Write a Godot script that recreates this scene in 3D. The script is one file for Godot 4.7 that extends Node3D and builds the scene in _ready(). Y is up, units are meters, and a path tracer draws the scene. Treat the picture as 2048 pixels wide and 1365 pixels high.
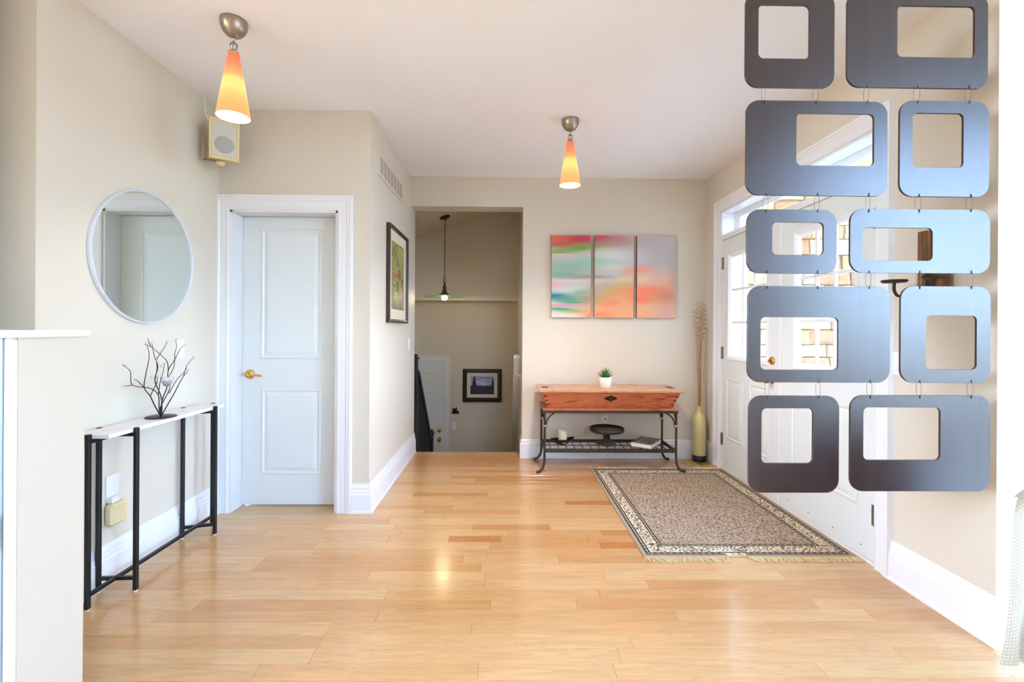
extends Node3D
# An entrance hall seen from the living room. Metres, y up; the camera stands at x = 0, z = 0 and looks along -z.

var rng := RandomNumberGenerator.new()
var taken := {}
var M := {}

# ---------------------------------------------------------------- bookkeeping
func numbered(called: String, parent: Node) -> String:
	var key := str(parent.get_instance_id()) + called
	var n: int = taken.get(key, 0)
	taken[key] = n + 1
	return called if n == 0 else "%s_%03d" % [called, n]

func thing(called: String, label: String, category: String, at := Vector3.ZERO, turn := 0.0, group := "") -> Node3D:
	var o := Node3D.new()
	o.name = numbered(called, self)
	add_child(o, true)
	o.position = at
	o.rotation.y = turn
	return tag(o, label, category, group)

func tag(o: Node3D, label: String, category: String, group := "", kind := "") -> Node3D:
	if label: o.set_meta("label", label)
	if category: o.set_meta("category", category)
	if group: o.set_meta("group", group)
	if kind: o.set_meta("kind", kind)
	return o

func obj(called: String, st: SurfaceTool, material: Material, parent: Node = self) -> MeshInstance3D:
	st.generate_normals()
	var o := MeshInstance3D.new()
	o.mesh = st.commit()
	o.mesh.surface_set_material(0, material)
	o.name = numbered(called, parent)
	parent.add_child(o, true)
	return o

func struct(called: String, st: SurfaceTool, material: Material, label: String, category: String) -> MeshInstance3D:
	var o := obj(called, st, material)
	tag(o, label, category, "", "structure")
	return o

func struct_root(called: String, label: String, category: String) -> Node3D:
	var o := thing(called, label, category)
	o.set_meta("kind", "structure")
	return o

# ---------------------------------------------------------------- materials
func mat(c: Color, rough := 0.6, spec := 0.5, metal := 0.0) -> StandardMaterial3D:
	var m := StandardMaterial3D.new()
	m.albedo_color = c
	m.roughness = rough
	m.metallic_specular = spec
	m.metallic = metal
	return m

func rgb(r: int, g: int, b: int) -> Color:
	return Color8(r, g, b)

func textured(t: Texture2D, tint := Color.WHITE, rough := 0.6, spec := 0.5) -> StandardMaterial3D:
	var m := mat(tint, rough, spec)
	m.albedo_texture = t
	m.texture_filter = BaseMaterial3D.TEXTURE_FILTER_LINEAR_WITH_MIPMAPS_ANISOTROPIC
	return m

func glow(c: Color, e: float, base := Color(0.9, 0.9, 0.9)) -> StandardMaterial3D:
	var m := mat(base, 0.4)
	m.emission_enabled = true
	m.emission = c
	m.emission_energy_multiplier = e
	return m

func noise(freq: float, seed_: int, octaves := 3) -> FastNoiseLite:
	var n := FastNoiseLite.new()
	n.noise_type = FastNoiseLite.TYPE_SIMPLEX_SMOOTH
	n.frequency = freq
	n.seed = seed_
	n.fractal_octaves = octaves
	return n

func paint(w: int, h: int, f: Callable) -> ImageTexture:
	var im := Image.create(w, h, false, Image.FORMAT_RGB8)
	for y in h:
		for x in w:
			im.set_pixel(x, y, f.call((x + 0.5) / w, (y + 0.5) / h))
	im.generate_mipmaps()
	return ImageTexture.create_from_image(im)

# ---------------------------------------------------------------- geometry
func begin() -> SurfaceTool:
	var st := SurfaceTool.new()
	st.begin(Mesh.PRIMITIVE_TRIANGLES)
	st.set_smooth_group(-1)
	return st

func tri(st: SurfaceTool, a: Vector3, b: Vector3, c: Vector3, ua := Vector2.ZERO, ub := Vector2.ZERO, uc := Vector2.ZERO) -> void:
	st.set_uv(ua); st.add_vertex(a)
	st.set_uv(ub); st.add_vertex(b)
	st.set_uv(uc); st.add_vertex(c)

func quad(st: SurfaceTool, a: Vector3, b: Vector3, c: Vector3, d: Vector3, uv: Array = []) -> void:
	if uv.is_empty():
		tri(st, a, b, c); tri(st, a, c, d)
	else:
		tri(st, a, b, c, uv[0], uv[1], uv[2]); tri(st, a, c, d, uv[0], uv[2], uv[3])

func flat_uv(p: Vector3, n: Vector3, off: Vector2) -> Vector2:
	# metres, with u along x (the grain) wherever the face allows
	var m := n.abs()
	if m.y >= m.x and m.y >= m.z: return Vector2(p.x, p.z) + off
	if m.z >= m.x: return Vector2(p.x, p.y) + off
	return Vector2(p.z, p.y) + off

func face(st: SurfaceTool, pts: Array, centre: Vector3, off := Vector2.ZERO) -> void:
	# a convex face wound clockwise as seen from outside a body round centre
	var n: Vector3 = (pts[1] - pts[0]).cross(pts[2] - pts[0])
	var mid := Vector3.ZERO
	for p in pts: mid += p
	mid /= pts.size()
	if n.dot(mid - centre) > 0.0: pts.reverse()
	n = n.normalized()
	for i in range(1, pts.size() - 1):
		tri(st, pts[0], pts[i], pts[i + 1], flat_uv(pts[0], n, off), flat_uv(pts[i], n, off), flat_uv(pts[i + 1], n, off))

func box(st: SurfaceTool, c: Vector3, s: Vector3, b := 0.0, xf := Transform3D.IDENTITY, off := Vector2.ZERO) -> void:
	# a box with chamfered edges
	var h := s * 0.5
	b = minf(b, minf(h.x, minf(h.y, h.z)) * 0.9)
	var centre := xf * c
	var v := func(sx: int, sy: int, sz: int, axis: int) -> Vector3:
		var p := Vector3(sx * (h.x - (0.0 if axis == 0 else b)), sy * (h.y - (0.0 if axis == 1 else b)), sz * (h.z - (0.0 if axis == 2 else b)))
		return xf * (c + p)
	for s1 in [-1, 1]:
		face(st, [v.call(s1, -1, -1, 0), v.call(s1, 1, -1, 0), v.call(s1, 1, 1, 0), v.call(s1, -1, 1, 0)], centre, off)
		face(st, [v.call(-1, s1, -1, 1), v.call(1, s1, -1, 1), v.call(1, s1, 1, 1), v.call(-1, s1, 1, 1)], centre, off)
		face(st, [v.call(-1, -1, s1, 2), v.call(1, -1, s1, 2), v.call(1, 1, s1, 2), v.call(-1, 1, s1, 2)], centre, off)
	if b <= 0.0: return
	for s1 in [-1, 1]:
		for s2 in [-1, 1]:
			face(st, [v.call(s1, s2, -1, 0), v.call(s1, s2, 1, 0), v.call(s1, s2, 1, 1), v.call(s1, s2, -1, 1)], centre, off)
			face(st, [v.call(s1, -1, s2, 0), v.call(s1, 1, s2, 0), v.call(s1, 1, s2, 2), v.call(s1, -1, s2, 2)], centre, off)
			face(st, [v.call(-1, s1, s2, 1), v.call(1, s1, s2, 1), v.call(1, s1, s2, 2), v.call(-1, s1, s2, 2)], centre, off)
			for s3 in [-1, 1]:
				face(st, [v.call(s1, s2, s3, 0), v.call(s1, s2, s3, 1), v.call(s1, s2, s3, 2)], centre, off)

func span(st: SurfaceTool, x0: float, x1: float, y0: float, y1: float, z0: float, z1: float, b := 0.0, off := Vector2.ZERO) -> void:
	box(st, Vector3((x0 + x1) / 2, (y0 + y1) / 2, (z0 + z1) / 2), Vector3(absf(x1 - x0), absf(y1 - y0), absf(z1 - z0)), b, Transform3D.IDENTITY, off)

func tube(st: SurfaceTool, pts: Array, radius, sides := 8, closed := false) -> void:
	# radius: a number, or one per point
	st.set_smooth_group(0)
	var n := pts.size()
	var rings := []
	var up := Vector3.ZERO
	for i in n:
		var a: Vector3 = pts[(i - 1 + n) % n] if closed else pts[maxi(i - 1, 0)]
		var c: Vector3 = pts[(i + 1) % n] if closed else pts[mini(i + 1, n - 1)]
		var d := (c - a).normalized()
		if up == Vector3.ZERO: up = Vector3.UP if absf(d.y) < 0.9 else Vector3.RIGHT
		var s := d.cross(up).normalized()
		up = s.cross(d).normalized()
		var r: float = radius[i] if radius is Array else radius
		var ring := []
		for k in sides:
			var t := TAU * k / sides
			ring.append(pts[i] + (s * cos(t) + up * sin(t)) * r)
		rings.append(ring)
	for i in (n if closed else n - 1):
		for k in sides:
			var j := (i + 1) % n
			var q := (k + 1) % sides
			quad(st, rings[i][k], rings[i][q], rings[j][q], rings[j][k])
	st.set_smooth_group(-1)
	if not closed:
		for e in [0, n - 1]:
			for k in range(1, sides - 1):
				if e == 0: tri(st, rings[e][0], rings[e][k + 1], rings[e][k])
				else: tri(st, rings[e][0], rings[e][k], rings[e][k + 1])

func lathe(st: SurfaceTool, prof: Array, segs := 32, xf := Transform3D.IDENTITY, sharp := false) -> void:
	# prof: Vector2(radius, height)
	st.set_smooth_group(-1 if sharp else 0)
	for i in prof.size() - 1:
		if not sharp: st.set_smooth_group(0)
		for k in segs:
			var a := TAU * k / segs
			var b := TAU * (k + 1) / segs
			var p: Vector2 = prof[i]
			var q: Vector2 = prof[i + 1]
			var v0 := float(i) / (prof.size() - 1)
			var v1 := float(i + 1) / (prof.size() - 1)
			var uv := [Vector2(float(k) / segs, v0), Vector2(float(k + 1) / segs, v0), Vector2(float(k + 1) / segs, v1), Vector2(float(k) / segs, v1)]
			quad(st, xf * Vector3(p.x * cos(a), p.y, p.x * sin(a)), xf * Vector3(p.x * cos(b), p.y, p.x * sin(b)), xf * Vector3(q.x * cos(b), q.y, q.x * sin(b)), xf * Vector3(q.x * cos(a), q.y, q.x * sin(a)), uv)
	st.set_smooth_group(-1)

func molding(st: SurfaceTool, path: Array, closed: bool, prof: Array, t: Transform3D, fill := false) -> void:
	# sweeps prof (offset to the left of the path, height) along a path in the (u, v) plane of t, with mitred corners
	var n := path.size()
	var loops := []
	for q in prof:
		var loop := []
		for i in n:
			var p: Vector2 = path[i]
			var n1 := Vector2.ZERO
			var n2 := Vector2.ZERO
			if closed or i > 0:
				var d: Vector2 = (p - path[(i - 1 + n) % n]).normalized()
				n1 = Vector2(-d.y, d.x)
			if closed or i < n - 1:
				var d2: Vector2 = (path[(i + 1) % n] - p).normalized()
				n2 = Vector2(-d2.y, d2.x)
			var m := n1 + n2
			if n1 != Vector2.ZERO and n2 != Vector2.ZERO: m /= 1.0 + n1.dot(n2)
			var w: Vector2 = p + m * q.x
			loop.append(t * Vector3(w.x, w.y, q.y))
		loops.append(loop)
	for j in prof.size() - 1:
		for i in (n if closed else n - 1):
			var k := (i + 1) % n
			quad(st, loops[j][i], loops[j + 1][i], loops[j + 1][k], loops[j][k])
	if fill:
		var l: Array = loops[-1]
		for i in range(1, n - 1): tri(st, l[0], l[i + 1], l[i])
	if not closed:
		for e in [0, n - 1]:
			var c: Vector3 = loops[0][e]
			for j in range(1, prof.size() - 1): tri(st, c, loops[j][e], loops[j + 1][e])

func rect(x0: float, x1: float, y0: float, y1: float) -> Array:
	return [Vector2(x0, y0), Vector2(x1, y0), Vector2(x1, y1), Vector2(x0, y1)]

func round_rect(x0: float, x1: float, y0: float, y1: float, r: float, n := 8) -> Array:
	var out := []
	for c in [[x1 - r, y1 - r, 0.0], [x0 + r, y1 - r, 0.5], [x0 + r, y0 + r, 1.0], [x1 - r, y0 + r, 1.5]]:
		for i in n + 1:
			var a: float = PI * (c[2] + 0.5 * i / n)
			out.append(Vector2(c[0] + r * cos(a), c[1] + r * sin(a)))
	return out

func extrude(st: SurfaceTool, poly: Array, depth: float, t: Transform3D) -> void:
	var idx := Geometry2D.triangulate_polygon(PackedVector2Array(poly))
	var at := func(i: int, z: float) -> Vector3: return t * Vector3(poly[i].x, poly[i].y, z)
	for i in range(0, idx.size(), 3):
		tri(st, at.call(idx[i], depth), at.call(idx[i + 2], depth), at.call(idx[i + 1], depth))
		tri(st, at.call(idx[i], 0.0), at.call(idx[i + 1], 0.0), at.call(idx[i + 2], 0.0))
	for i in poly.size():
		var k := (i + 1) % poly.size()
		quad(st, at.call(i, 0.0), at.call(i, depth), at.call(k, depth), at.call(k, 0.0))

func plate_with_hole(st: SurfaceTool, outer: Array, inner: Array, depth: float, b: float, t: Transform3D) -> void:
	# a board between two loops of equally many points, its edges eased by b
	var n := outer.size()
	var oc := Vector2.ZERO
	var ic := Vector2.ZERO
	for i in n:
		oc += outer[i] / n
		ic += inner[i] / n
	var ease_in := func(p: Vector2, c: Vector2, by: float) -> Vector2: return p + (c - p).normalized() * by
	for i in n:
		var k := (i + 1) % n
		var o1: Vector2 = outer[i]
		var o2: Vector2 = outer[k]
		var i1: Vector2 = inner[i]
		var i2: Vector2 = inner[k]
		var oe1: Vector2 = ease_in.call(o1, oc, b)
		var oe2: Vector2 = ease_in.call(o2, oc, b)
		var ie1: Vector2 = ease_in.call(i1, ic, -b)
		var ie2: Vector2 = ease_in.call(i2, ic, -b)
		var p := func(v: Vector2, z: float) -> Vector3: return t * Vector3(v.x, v.y, z)
		quad(st, p.call(oe1, depth), p.call(oe2, depth), p.call(ie2, depth), p.call(ie1, depth))
		quad(st, p.call(oe1, 0.0), p.call(ie1, 0.0), p.call(ie2, 0.0), p.call(oe2, 0.0))
		st.set_smooth_group(0)
		quad(st, p.call(o1, b), p.call(o2, b), p.call(o2, depth - b), p.call(o1, depth - b))
		quad(st, p.call(i1, b), p.call(i1, depth - b), p.call(i2, depth - b), p.call(i2, b))
		st.set_smooth_group(-1)
		quad(st, p.call(oe1, depth), p.call(o1, depth - b), p.call(o2, depth - b), p.call(oe2, depth))
		quad(st, p.call(oe1, 0.0), p.call(oe2, 0.0), p.call(o2, b), p.call(o1, b))
		quad(st, p.call(ie1, depth), p.call(ie2, depth), p.call(i2, depth - b), p.call(i1, depth - b))
		quad(st, p.call(ie1, 0.0), p.call(i1, b), p.call(i2, b), p.call(ie2, 0.0))

func ball(st: SurfaceTool, c: Vector3, r: Vector3, segs := 16) -> void:
	var prof := []
	for i in segs / 2 + 1:
		var a := PI * i / (segs / 2) - PI / 2
		prof.append(Vector2(cos(a), sin(a)))
	lathe(st, prof, segs, Transform3D(Basis.from_scale(r), c))

func smooth_path(pts: Array, per := 6) -> Array:
	# Catmull-Rom through the points
	var out := []
	for i in pts.size() - 1:
		var p0: Vector3 = pts[maxi(i - 1, 0)]
		var p1: Vector3 = pts[i]
		var p2: Vector3 = pts[i + 1]
		var p3: Vector3 = pts[mini(i + 2, pts.size() - 1)]
		for k in per: out.append(p1.cubic_interpolate(p2, p0, p3, float(k) / per))
	out.append(pts[-1])
	return out

# planes of the walls as (u, v, outwards)
var BACK := Transform3D(Basis.IDENTITY, Vector3(0, 0, -4.52))
var CLOSET := Transform3D(Basis.IDENTITY, Vector3(0, 0, -3.17))
var LEFT := Transform3D(Basis(Vector3(0, 0, 1), Vector3(0, 1, 0), Vector3(1, 0, 0)), Vector3(-1.94, 0, 0))
var SIDE := Transform3D(Basis(Vector3(0, 0, 1), Vector3(0, 1, 0), Vector3(1, 0, 0)), Vector3(-0.92, 0, 0))
var RIGHT := Transform3D(Basis(Vector3(0, 0, 1), Vector3(0, 1, 0), Vector3(-1, 0, 0)), Vector3(1.965, 0, 0))
var FAR := Transform3D(Basis.IDENTITY, Vector3(0, 0, -6.6))
var GROUND := Transform3D(Basis(Vector3(1, 0, 0), Vector3(0, 0, 1), Vector3(0, 1, 0)), Vector3.ZERO)

const CEIL := 2.73

func _ready() -> void:
	rng.seed = 20240611
	# ---- camera: level, lens shifted, 930 pixels of focal length in a frame 1365 high
	var cam := Camera3D.new()
	cam.name = "camera"
	cam.position = Vector3(0, 1.26, 0)
	cam.rotation = Vector3(0, -0.014, 0.006)
	var near := 0.05
	cam.set_frustum(near * 1365.0 / 930.0, Vector2(0, -25.5 / 930.0 * near), near, 100.0)
	add_child(cam)
	# ---- sky and exposure
	var we := WorldEnvironment.new()
	we.name = "environment"
	var e := Environment.new()
	var sky := Sky.new()
	var sm := ProceduralSkyMaterial.new()
	sm.sky_top_color = Color(0.62, 0.78, 1.0)
	sm.sky_horizon_color = Color(0.76, 0.89, 1.0)
	sm.ground_horizon_color = Color(0.75, 0.74, 0.72)
	sm.ground_bottom_color = Color(0.5, 0.48, 0.45)
	sm.sky_energy_multiplier = 4.6
	sm.ground_energy_multiplier = 3.0
	sky.sky_material = sm
	e.background_mode = Environment.BG_SKY
	e.sky = sky
	e.tonemap_mode = Environment.TONE_MAPPER_LINEAR
	e.tonemap_exposure = 1.2
	e.sdfgi_enabled = true
	e.ssao_enabled = true
	e.ssil_enabled = true
	we.environment = e
	add_child(we)
	# ---- daylight through the tall windows of the living room behind the camera
	window_light(Vector3(5.0, 1.3, 1.52), Vector2(2.9, 2.2), 0.9, Color(0.66, 0.86, 1.0))
	window_light(Vector3(-4.9, 1.95, 0.5), Vector2(1.9, 2.3), 2.4, Color(1.0, 0.95, 0.89), -PI / 2)
	materials()
	shell()
	floor_planks()
	stairwell()
	porch()
	closet_door()
	front_doors()
	wall_fittings()
	pendants()
	console()
	bench()
	rug()
	vase()
	art()
	screen()
	sconce()
	half_wall()
	throw_chair()

func window_light(at: Vector3, size: Vector2, energy: float, c: Color, turn := 0.0) -> void:
	var l := AreaLight3D.new()
	l.name = numbered("daylight", self)
	l.area_size = size
	l.area_normalize_energy = false
	l.light_energy = energy
	l.light_color = c
	l.area_range = 20.0
	l.shadow_enabled = true
	l.position = at
	l.rotation.y = turn
	add_child(l)

func materials() -> void:
	M.wall = mat(rgb(219, 208, 190), 0.55, 0.35)
	M.ceiling = mat(rgb(251, 251, 253), 0.8, 0.3)
	M.white = mat(rgb(235, 235, 236), 0.35, 0.5)
	M.door = mat(rgb(226, 229, 226), 0.4, 0.5)
	M.brass = mat(rgb(214, 170, 86), 0.25, 0.5, 1.0)
	M.nickel = mat(rgb(168, 156, 142), 0.32, 0.5, 1.0)
	M.hinge = mat(rgb(150, 146, 138), 0.4, 0.5, 1.0)
	M.black = mat(rgb(24, 24, 26), 0.4, 0.4)
	M.iron = mat(rgb(62, 54, 44), 0.5, 0.4, 0.3)
	M.dark_gap = mat(rgb(60, 40, 25), 0.9, 0.2)
	M.plastic = mat(rgb(236, 236, 232), 0.4, 0.5)
	M.cream = mat(rgb(226, 205, 150), 0.5, 0.4)
	M.glass = mat(Color(0.95, 0.98, 0.97, 0.06), 0.02, 0.5)
	M.glass.transparency = BaseMaterial3D.TRANSPARENCY_ALPHA
	# oak grain, used by every board of the floor under its own tint
	var coarse := noise(0.02, 3, 3)
	var fine := noise(0.06, 8, 3)
	var grain := paint(1024, 512, func(u: float, v: float) -> Color:
		var x := u * 1024.0
		var y := v * 512.0
		var warp := coarse.get_noise_2d(x * 0.12, y * 0.9)
		var rings := 0.5 + 0.5 * sin(y * 0.55 + warp * 26.0)
		var pores := fine.get_noise_2d(x * 0.16, y * 4.2)
		var k := 0.955 + 0.05 * coarse.get_noise_2d(x * 0.3 + 900.0, y * 1.4) - 0.075 * pow(rings, 5.0) * (0.5 + 0.7 * maxf(0.0, coarse.get_noise_2d(x * 0.2, y * 0.3 + 500.0))) + 0.05 * pores
		return Color(minf(k + 0.01, 1.0), k - 0.012, k - 0.045))
	M.grain = grain
	M.planks = []
	for c in [rgb(212, 171, 122), rgb(215, 177, 130), rgb(208, 166, 116), rgb(204, 158, 107), rgb(217, 183, 137), rgb(200, 147, 94), rgb(193, 134, 80)]:
		var m := textured(grain, c, 0.24, 0.5)
		m.clearcoat_enabled = true
		m.clearcoat = 0.6
		m.clearcoat_roughness = 0.12
		m.uv1_scale = Vector3(0.42, 2.0, 1)
		M.planks.append(m)

# ---------------------------------------------------------------- the room
func shell() -> void:
	var st := begin()
	span(st, -2.10, -1.94, 0, 2.73, -3.30, -1.945)
	struct("wall_left", st, M.wall, "beige painted wall carrying the round mirror above the narrow console", "wall")
	st = begin()
	span(st, -2.10, -1.866, 0, 2.73, -3.34, -3.17)
	span(st, -1.138, -0.92, 0, 2.73, -3.34, -3.17)
	span(st, -1.866, -1.138, 2.05, 2.73, -3.34, -3.17)
	span(st, -2.10, -1.06, 0, 2.73, -3.95, -3.85)
	struct("wall_closet", st, M.wall, "beige wall around the white closet door", "wall")
	st = begin()
	span(st, -1.06, -0.92, 0, 2.73, -4.72, -3.34)
	struct("wall_side", st, M.wall, "beige side wall with the framed print and the air vent", "wall")
	st = begin()
	span(st, 0.165, 2.165, 0, 2.9, -4.72, -4.52)
	span(st, -1.06, 0.165, 2.44, 3.1, -4.72, -4.52)
	struct("wall_back", st, M.wall, "beige back wall with the stair opening and the three canvases", "wall")
	st = begin()
	span(st, 1.965, 2.165, 0, 2.9, -4.52, -4.22)
	span(st, 1.965, 2.165, 0, 2.9, -2.43, -1.83)
	span(st, 1.965, 2.165, 2.335, 2.9, -4.22, -2.43)
	struct("wall_right", st, M.wall, "beige wall around the white double front doors", "wall")
	st = begin()
	span(st, 2.165, 6.75, 0, 5.0, -1.99, -1.83)
	span(st, 1.965, 2.165, 2.9, 5.0, -1.99, -1.83)
	struct("wall_right_return", st, M.wall, "bright wall turning right at the near end of the front door wall", "wall")
	st = begin()
	span(st, -1.94, 1.965, 2.73, 2.9, -4.52, -1.6)
	span(st, -5.0, -1.94, 2.73, 2.9, -3.2, -1.6)
	struct("ceiling", st, M.ceiling, "smooth white ceiling of the entrance hall", "ceiling")
	# the hall behind the left wall and the living room behind the camera
	st = begin()
	span(st, -5.0, -2.10, 0, 2.73, -3.2, -3.0)
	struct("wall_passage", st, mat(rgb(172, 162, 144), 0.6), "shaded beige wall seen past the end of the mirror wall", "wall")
	st = begin()
	span(st, -5.2, -5.0, 0, 5.0, -3.2, -0.5)
	span(st, -5.2, -5.0, 0, 5.0, 1.5, 1.8)
	span(st, -5.2, -5.0, 0, 0.75, -0.5, 1.5)
	span(st, -5.2, -5.0, 3.15, 5.0, -0.5, 1.5)
	struct("wall_living_left", st, M.wall, "beige living room wall behind the half wall", "wall")
	st = begin()
	span(st, 6.55, 6.75, 0, 5.0, -1.83, 1.8)
	struct("wall_living_right", st, M.wall, "beige living room wall at the far right", "wall")
	st = begin()
	span(st, -5.0, 1.965, 2.9, 5.0, -1.76, -1.6)
	struct("wall_header", st, M.wall, "beige wall above the hall ceiling, over the living room", "wall")
	st = begin()
	span(st, -5.0, 6.55, 4.8, 5.0, -1.6, 1.6)
	struct("ceiling_living", st, M.ceiling, "high white ceiling of the living room", "ceiling")
	st = begin()
	span(st, -5.0, 0.5, 0, 4.8, 1.6, 1.8)
	span(st, 1.7, 3.45, 0, 4.8, 1.6, 1.8)
	span(st, 0.5, 1.7, 0, 1.1, 1.6, 1.8)
	span(st, 0.5, 1.7, 2.2, 4.8, 1.6, 1.8)
	span(st, 6.5, 6.55, 0, 4.8, 1.6, 1.8)
	span(st, 3.45, 6.5, 0, 0.15, 1.6, 1.8)
	span(st, 3.45, 6.5, 3.5, 4.8, 1.6, 1.8)
	struct("wall_windows", st, M.wall, "beige living room wall with the tall windows", "wall")
	for w in [[3.45, 6.5, 0.15, 3.5, 3, 2], [0.5, 1.7, 1.1, 2.2, 2, 1]]:
		var root := struct_root("window_1" if w[4] == 3 else "window_2", "tall white framed living room window behind the camera" if w[4] == 3 else "smaller white framed living room window behind the camera", "window")
		st = begin()
		molding(st, rect(w[0], w[1], w[2], w[3]), true, [Vector2(0, 0), Vector2(0, 0.06), Vector2(0.07, 0.06), Vector2(0.07, 0)], Transform3D(Basis.IDENTITY, Vector3(0, 0, 1.66)))
		obj("window_frame", st, M.white, root)
		for i in range(1, w[4]):
			var x: float = lerpf(w[0], w[1], float(i) / w[4])
			st = begin()
			span(st, x - 0.04, x + 0.04, w[2], w[3], 1.66, 1.72)
			obj("mullion", st, M.white, root)
		for i in range(1, w[5]):
			var y: float = lerpf(w[2], w[3], 0.68)
			st = begin()
			span(st, w[0], w[1], y - 0.04, y + 0.04, 1.66, 1.72)
			obj("transom_bar", st, M.white, root)
		st = begin()
		span(st, w[0] + 0.05, w[1] - 0.05, w[2] + 0.05, w[3] - 0.05, 1.688, 1.692)
		obj("pane", st, M.glass, root)
	var lw := struct_root("window_4", "white framed window in the living room's left wall", "window")
	st = begin()
	var tl := Transform3D(Basis(Vector3(0, 0, 1), Vector3(0, 1, 0), Vector3(1, 0, 0)), Vector3(-5.12, 0, 0))
	molding(st, rect(-0.5, 1.5, 0.75, 3.15), true, [Vector2(0, 0), Vector2(0, 0.06), Vector2(0.07, 0.06), Vector2(0.07, 0)], tl)
	obj("window_frame", st, M.white, lw)
	st = begin()
	span(st, -5.095, -5.09, 0.8, 3.1, -0.45, 1.45)
	obj("pane", st, M.glass, lw)
	st = begin()
	span(st, -5.0, -2.06, 0, 2.73, -1.8, -1.62)
	struct("wall_partition", st, M.wall, "beige partition behind the half wall, out of the picture", "wall")
	# baseboards
	var base := [Vector2(0, 0), Vector2(0.024, 0), Vector2(0.024, 0.012), Vector2(0.019, 0.02), Vector2(0.019, 0.128), Vector2(0.015, 0.134), Vector2(0.015, 0.15), Vector2(0.011, 0.156), Vector2(0.010, 0.176), Vector2(0.006, 0.186), Vector2(0.005, 0.2), Vector2(0, 0.2)]
	st = begin()
	molding(st, [Vector2(-2.3, -1.945), Vector2(-1.94, -1.945), Vector2(-1.94, -3.17)], false, base, GROUND)
	struct("baseboard_left", st, M.white, "white moulded baseboard under the mirror wall, behind the console", "baseboard")
	st = begin()
	molding(st, [Vector2(-1.036, -3.17), Vector2(-0.92, -3.17), Vector2(-0.92, -4.72)], false, base, GROUND)
	struct("baseboard_side", st, M.white, "white moulded baseboard turning the corner beside the closet door", "baseboard")
	st = begin()
	molding(st, [Vector2(0.165, -4.70), Vector2(0.165, -4.52), Vector2(1.965, -4.52), Vector2(1.965, -4.325)], false, [Vector2(0, 0), Vector2(-0.019, 0), Vector2(-0.019, 0.14), Vector2(-0.013, 0.15), Vector2(-0.012, 0.17), Vector2(-0.004, 0.183), Vector2(0, 0.183)].map(func(q): return Vector2(-q.x, q.y)), GROUND)
	struct("baseboard_back", st, M.white, "white baseboard behind the wooden chest on its iron stand", "baseboard")
	st = begin()
	molding(st, [Vector2(1.965, -2.335), Vector2(1.965, -1.83), Vector2(3.2, -1.83)], false, base, GROUND)
	struct("baseboard_right", st, M.white, "tall white moulded baseboard by the front doors, turning the corner", "baseboard")
	# floor beyond the boards that are laid one by one
	st = begin()
	span(st, -5.0, 6.55, -0.12, -0.021, -1.6, 1.6)
	span(st, -5.0, 6.55, -0.12, -0.021, -4.72, -1.6)
	var fl := struct("floor", st, M.dark_gap, "pale oak strip floor laid across the hall", "floor")
	st = begin()
	span(st, -5.0, 6.55, -0.0205, 0.0, -1.5840, 1.6)
	span(st, 2.66, 6.55, -0.0205, 0.0, -1.83, -1.585)
	span(st, -5.0, -2.04, -0.0205, 0.0, -3.2, -1.585)
	obj("living_floor", st, M.planks[0], fl)

func flip(prof: Array) -> Array:
	return prof.map(func(q): return Vector2(-q.x, q.y))

func floor_planks() -> void:
	var fl := get_node("floor")
	var pitch := 0.0825
	# boards that stand out in the photograph: row, from x, to x, tone
	var known := {35: [[-0.20, 0.29, 5]], 33: [[-0.33, -0.02, 6]], 42: [[-0.69, -0.13, 5]], 40: [[0.44, 1.1, 6]], 34: [[0.60, 1.1, 5]], 32: [[0.56, 1.2, 6]], 30: [[0.30, 0.85, 3]], 29: [[-1.3, -0.12, 3]], 26: [[1.17, 2.0, 3]], 24: [[1.62, 2.66, 3]], 38: [[-0.55, 0.1, 3]], 47: [[-0.45, 0.3, 5]], 49: [[-0.2, 0.9, 5]], 51: [[-0.95, -0.1, 5]]}
	for n in range(19, 58):
		var z1 := -(n + 0.19) * pitch
		var z0 := maxf(-(n + 1.19) * pitch, -4.735)
		if z1 <= z0 + 0.01: continue
		var mid := (z0 + z1) / 2
		var left := -2.04 if mid > -1.945 else (-1.95 if mid > -3.31 else -0.93)
		var right := 2.66 if mid > -1.83 else (1.99 if mid > -4.52 else 0.17)
		var cuts := [left]
		var tones := []
		var marks: Array = known.get(n, [])
		var x: float = left
		while x < right - 0.02:
			var l: float = rng.randf_range(0.35, 1.35)
			var nx: float = x + l
			var tone: int = [0, 0, 1, 1, 1, 2, 2, 3, 4, 0][rng.randi() % 10]
			if n > 44: tone = [2, 3, 3, 5, 0][rng.randi() % 5]
			for m in marks:
				if absf(x - maxf(m[0], left)) < 0.005:
					nx = m[1]
					tone = m[2]
				elif x < m[0] and nx > m[0] - 0.12:
					nx = m[0]
			if right - nx < 0.18: nx = right
			nx = minf(nx, right)
			cuts.append(nx)
			tones.append(tone)
			x = nx
		for i in tones.size():
			var a: float = cuts[i] + 0.0004
			var b: float = cuts[i + 1] - 0.0004
			if b - a < 0.03: continue
			var st := begin()
			var len_ := b - a
			var lift := rng.randf_range(-0.0002, 0.0002)
			box(st, Vector3(0, -0.010 + lift, 0), Vector3(len_, 0.02, z1 - z0 - 0.0005), 0.0009, Transform3D.IDENTITY, Vector2(rng.randf() * 2.3, rng.randf() * 4.0))
			var o := obj("plank", st, M.planks[tones[i]], fl)
			o.position = Vector3((a + b) / 2, 0, mid)

func casing_profile() -> Array:
	return [Vector2(0, 0), Vector2(0, 0.012), Vector2(0.012, 0.016), Vector2(0.016, 0.012), Vector2(0.06, 0.014), Vector2(0.068, 0.02), Vector2(0.08, 0.021), Vector2(0.086, 0.026), Vector2(0.1, 0.026), Vector2(0.104, 0.0)]

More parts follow.
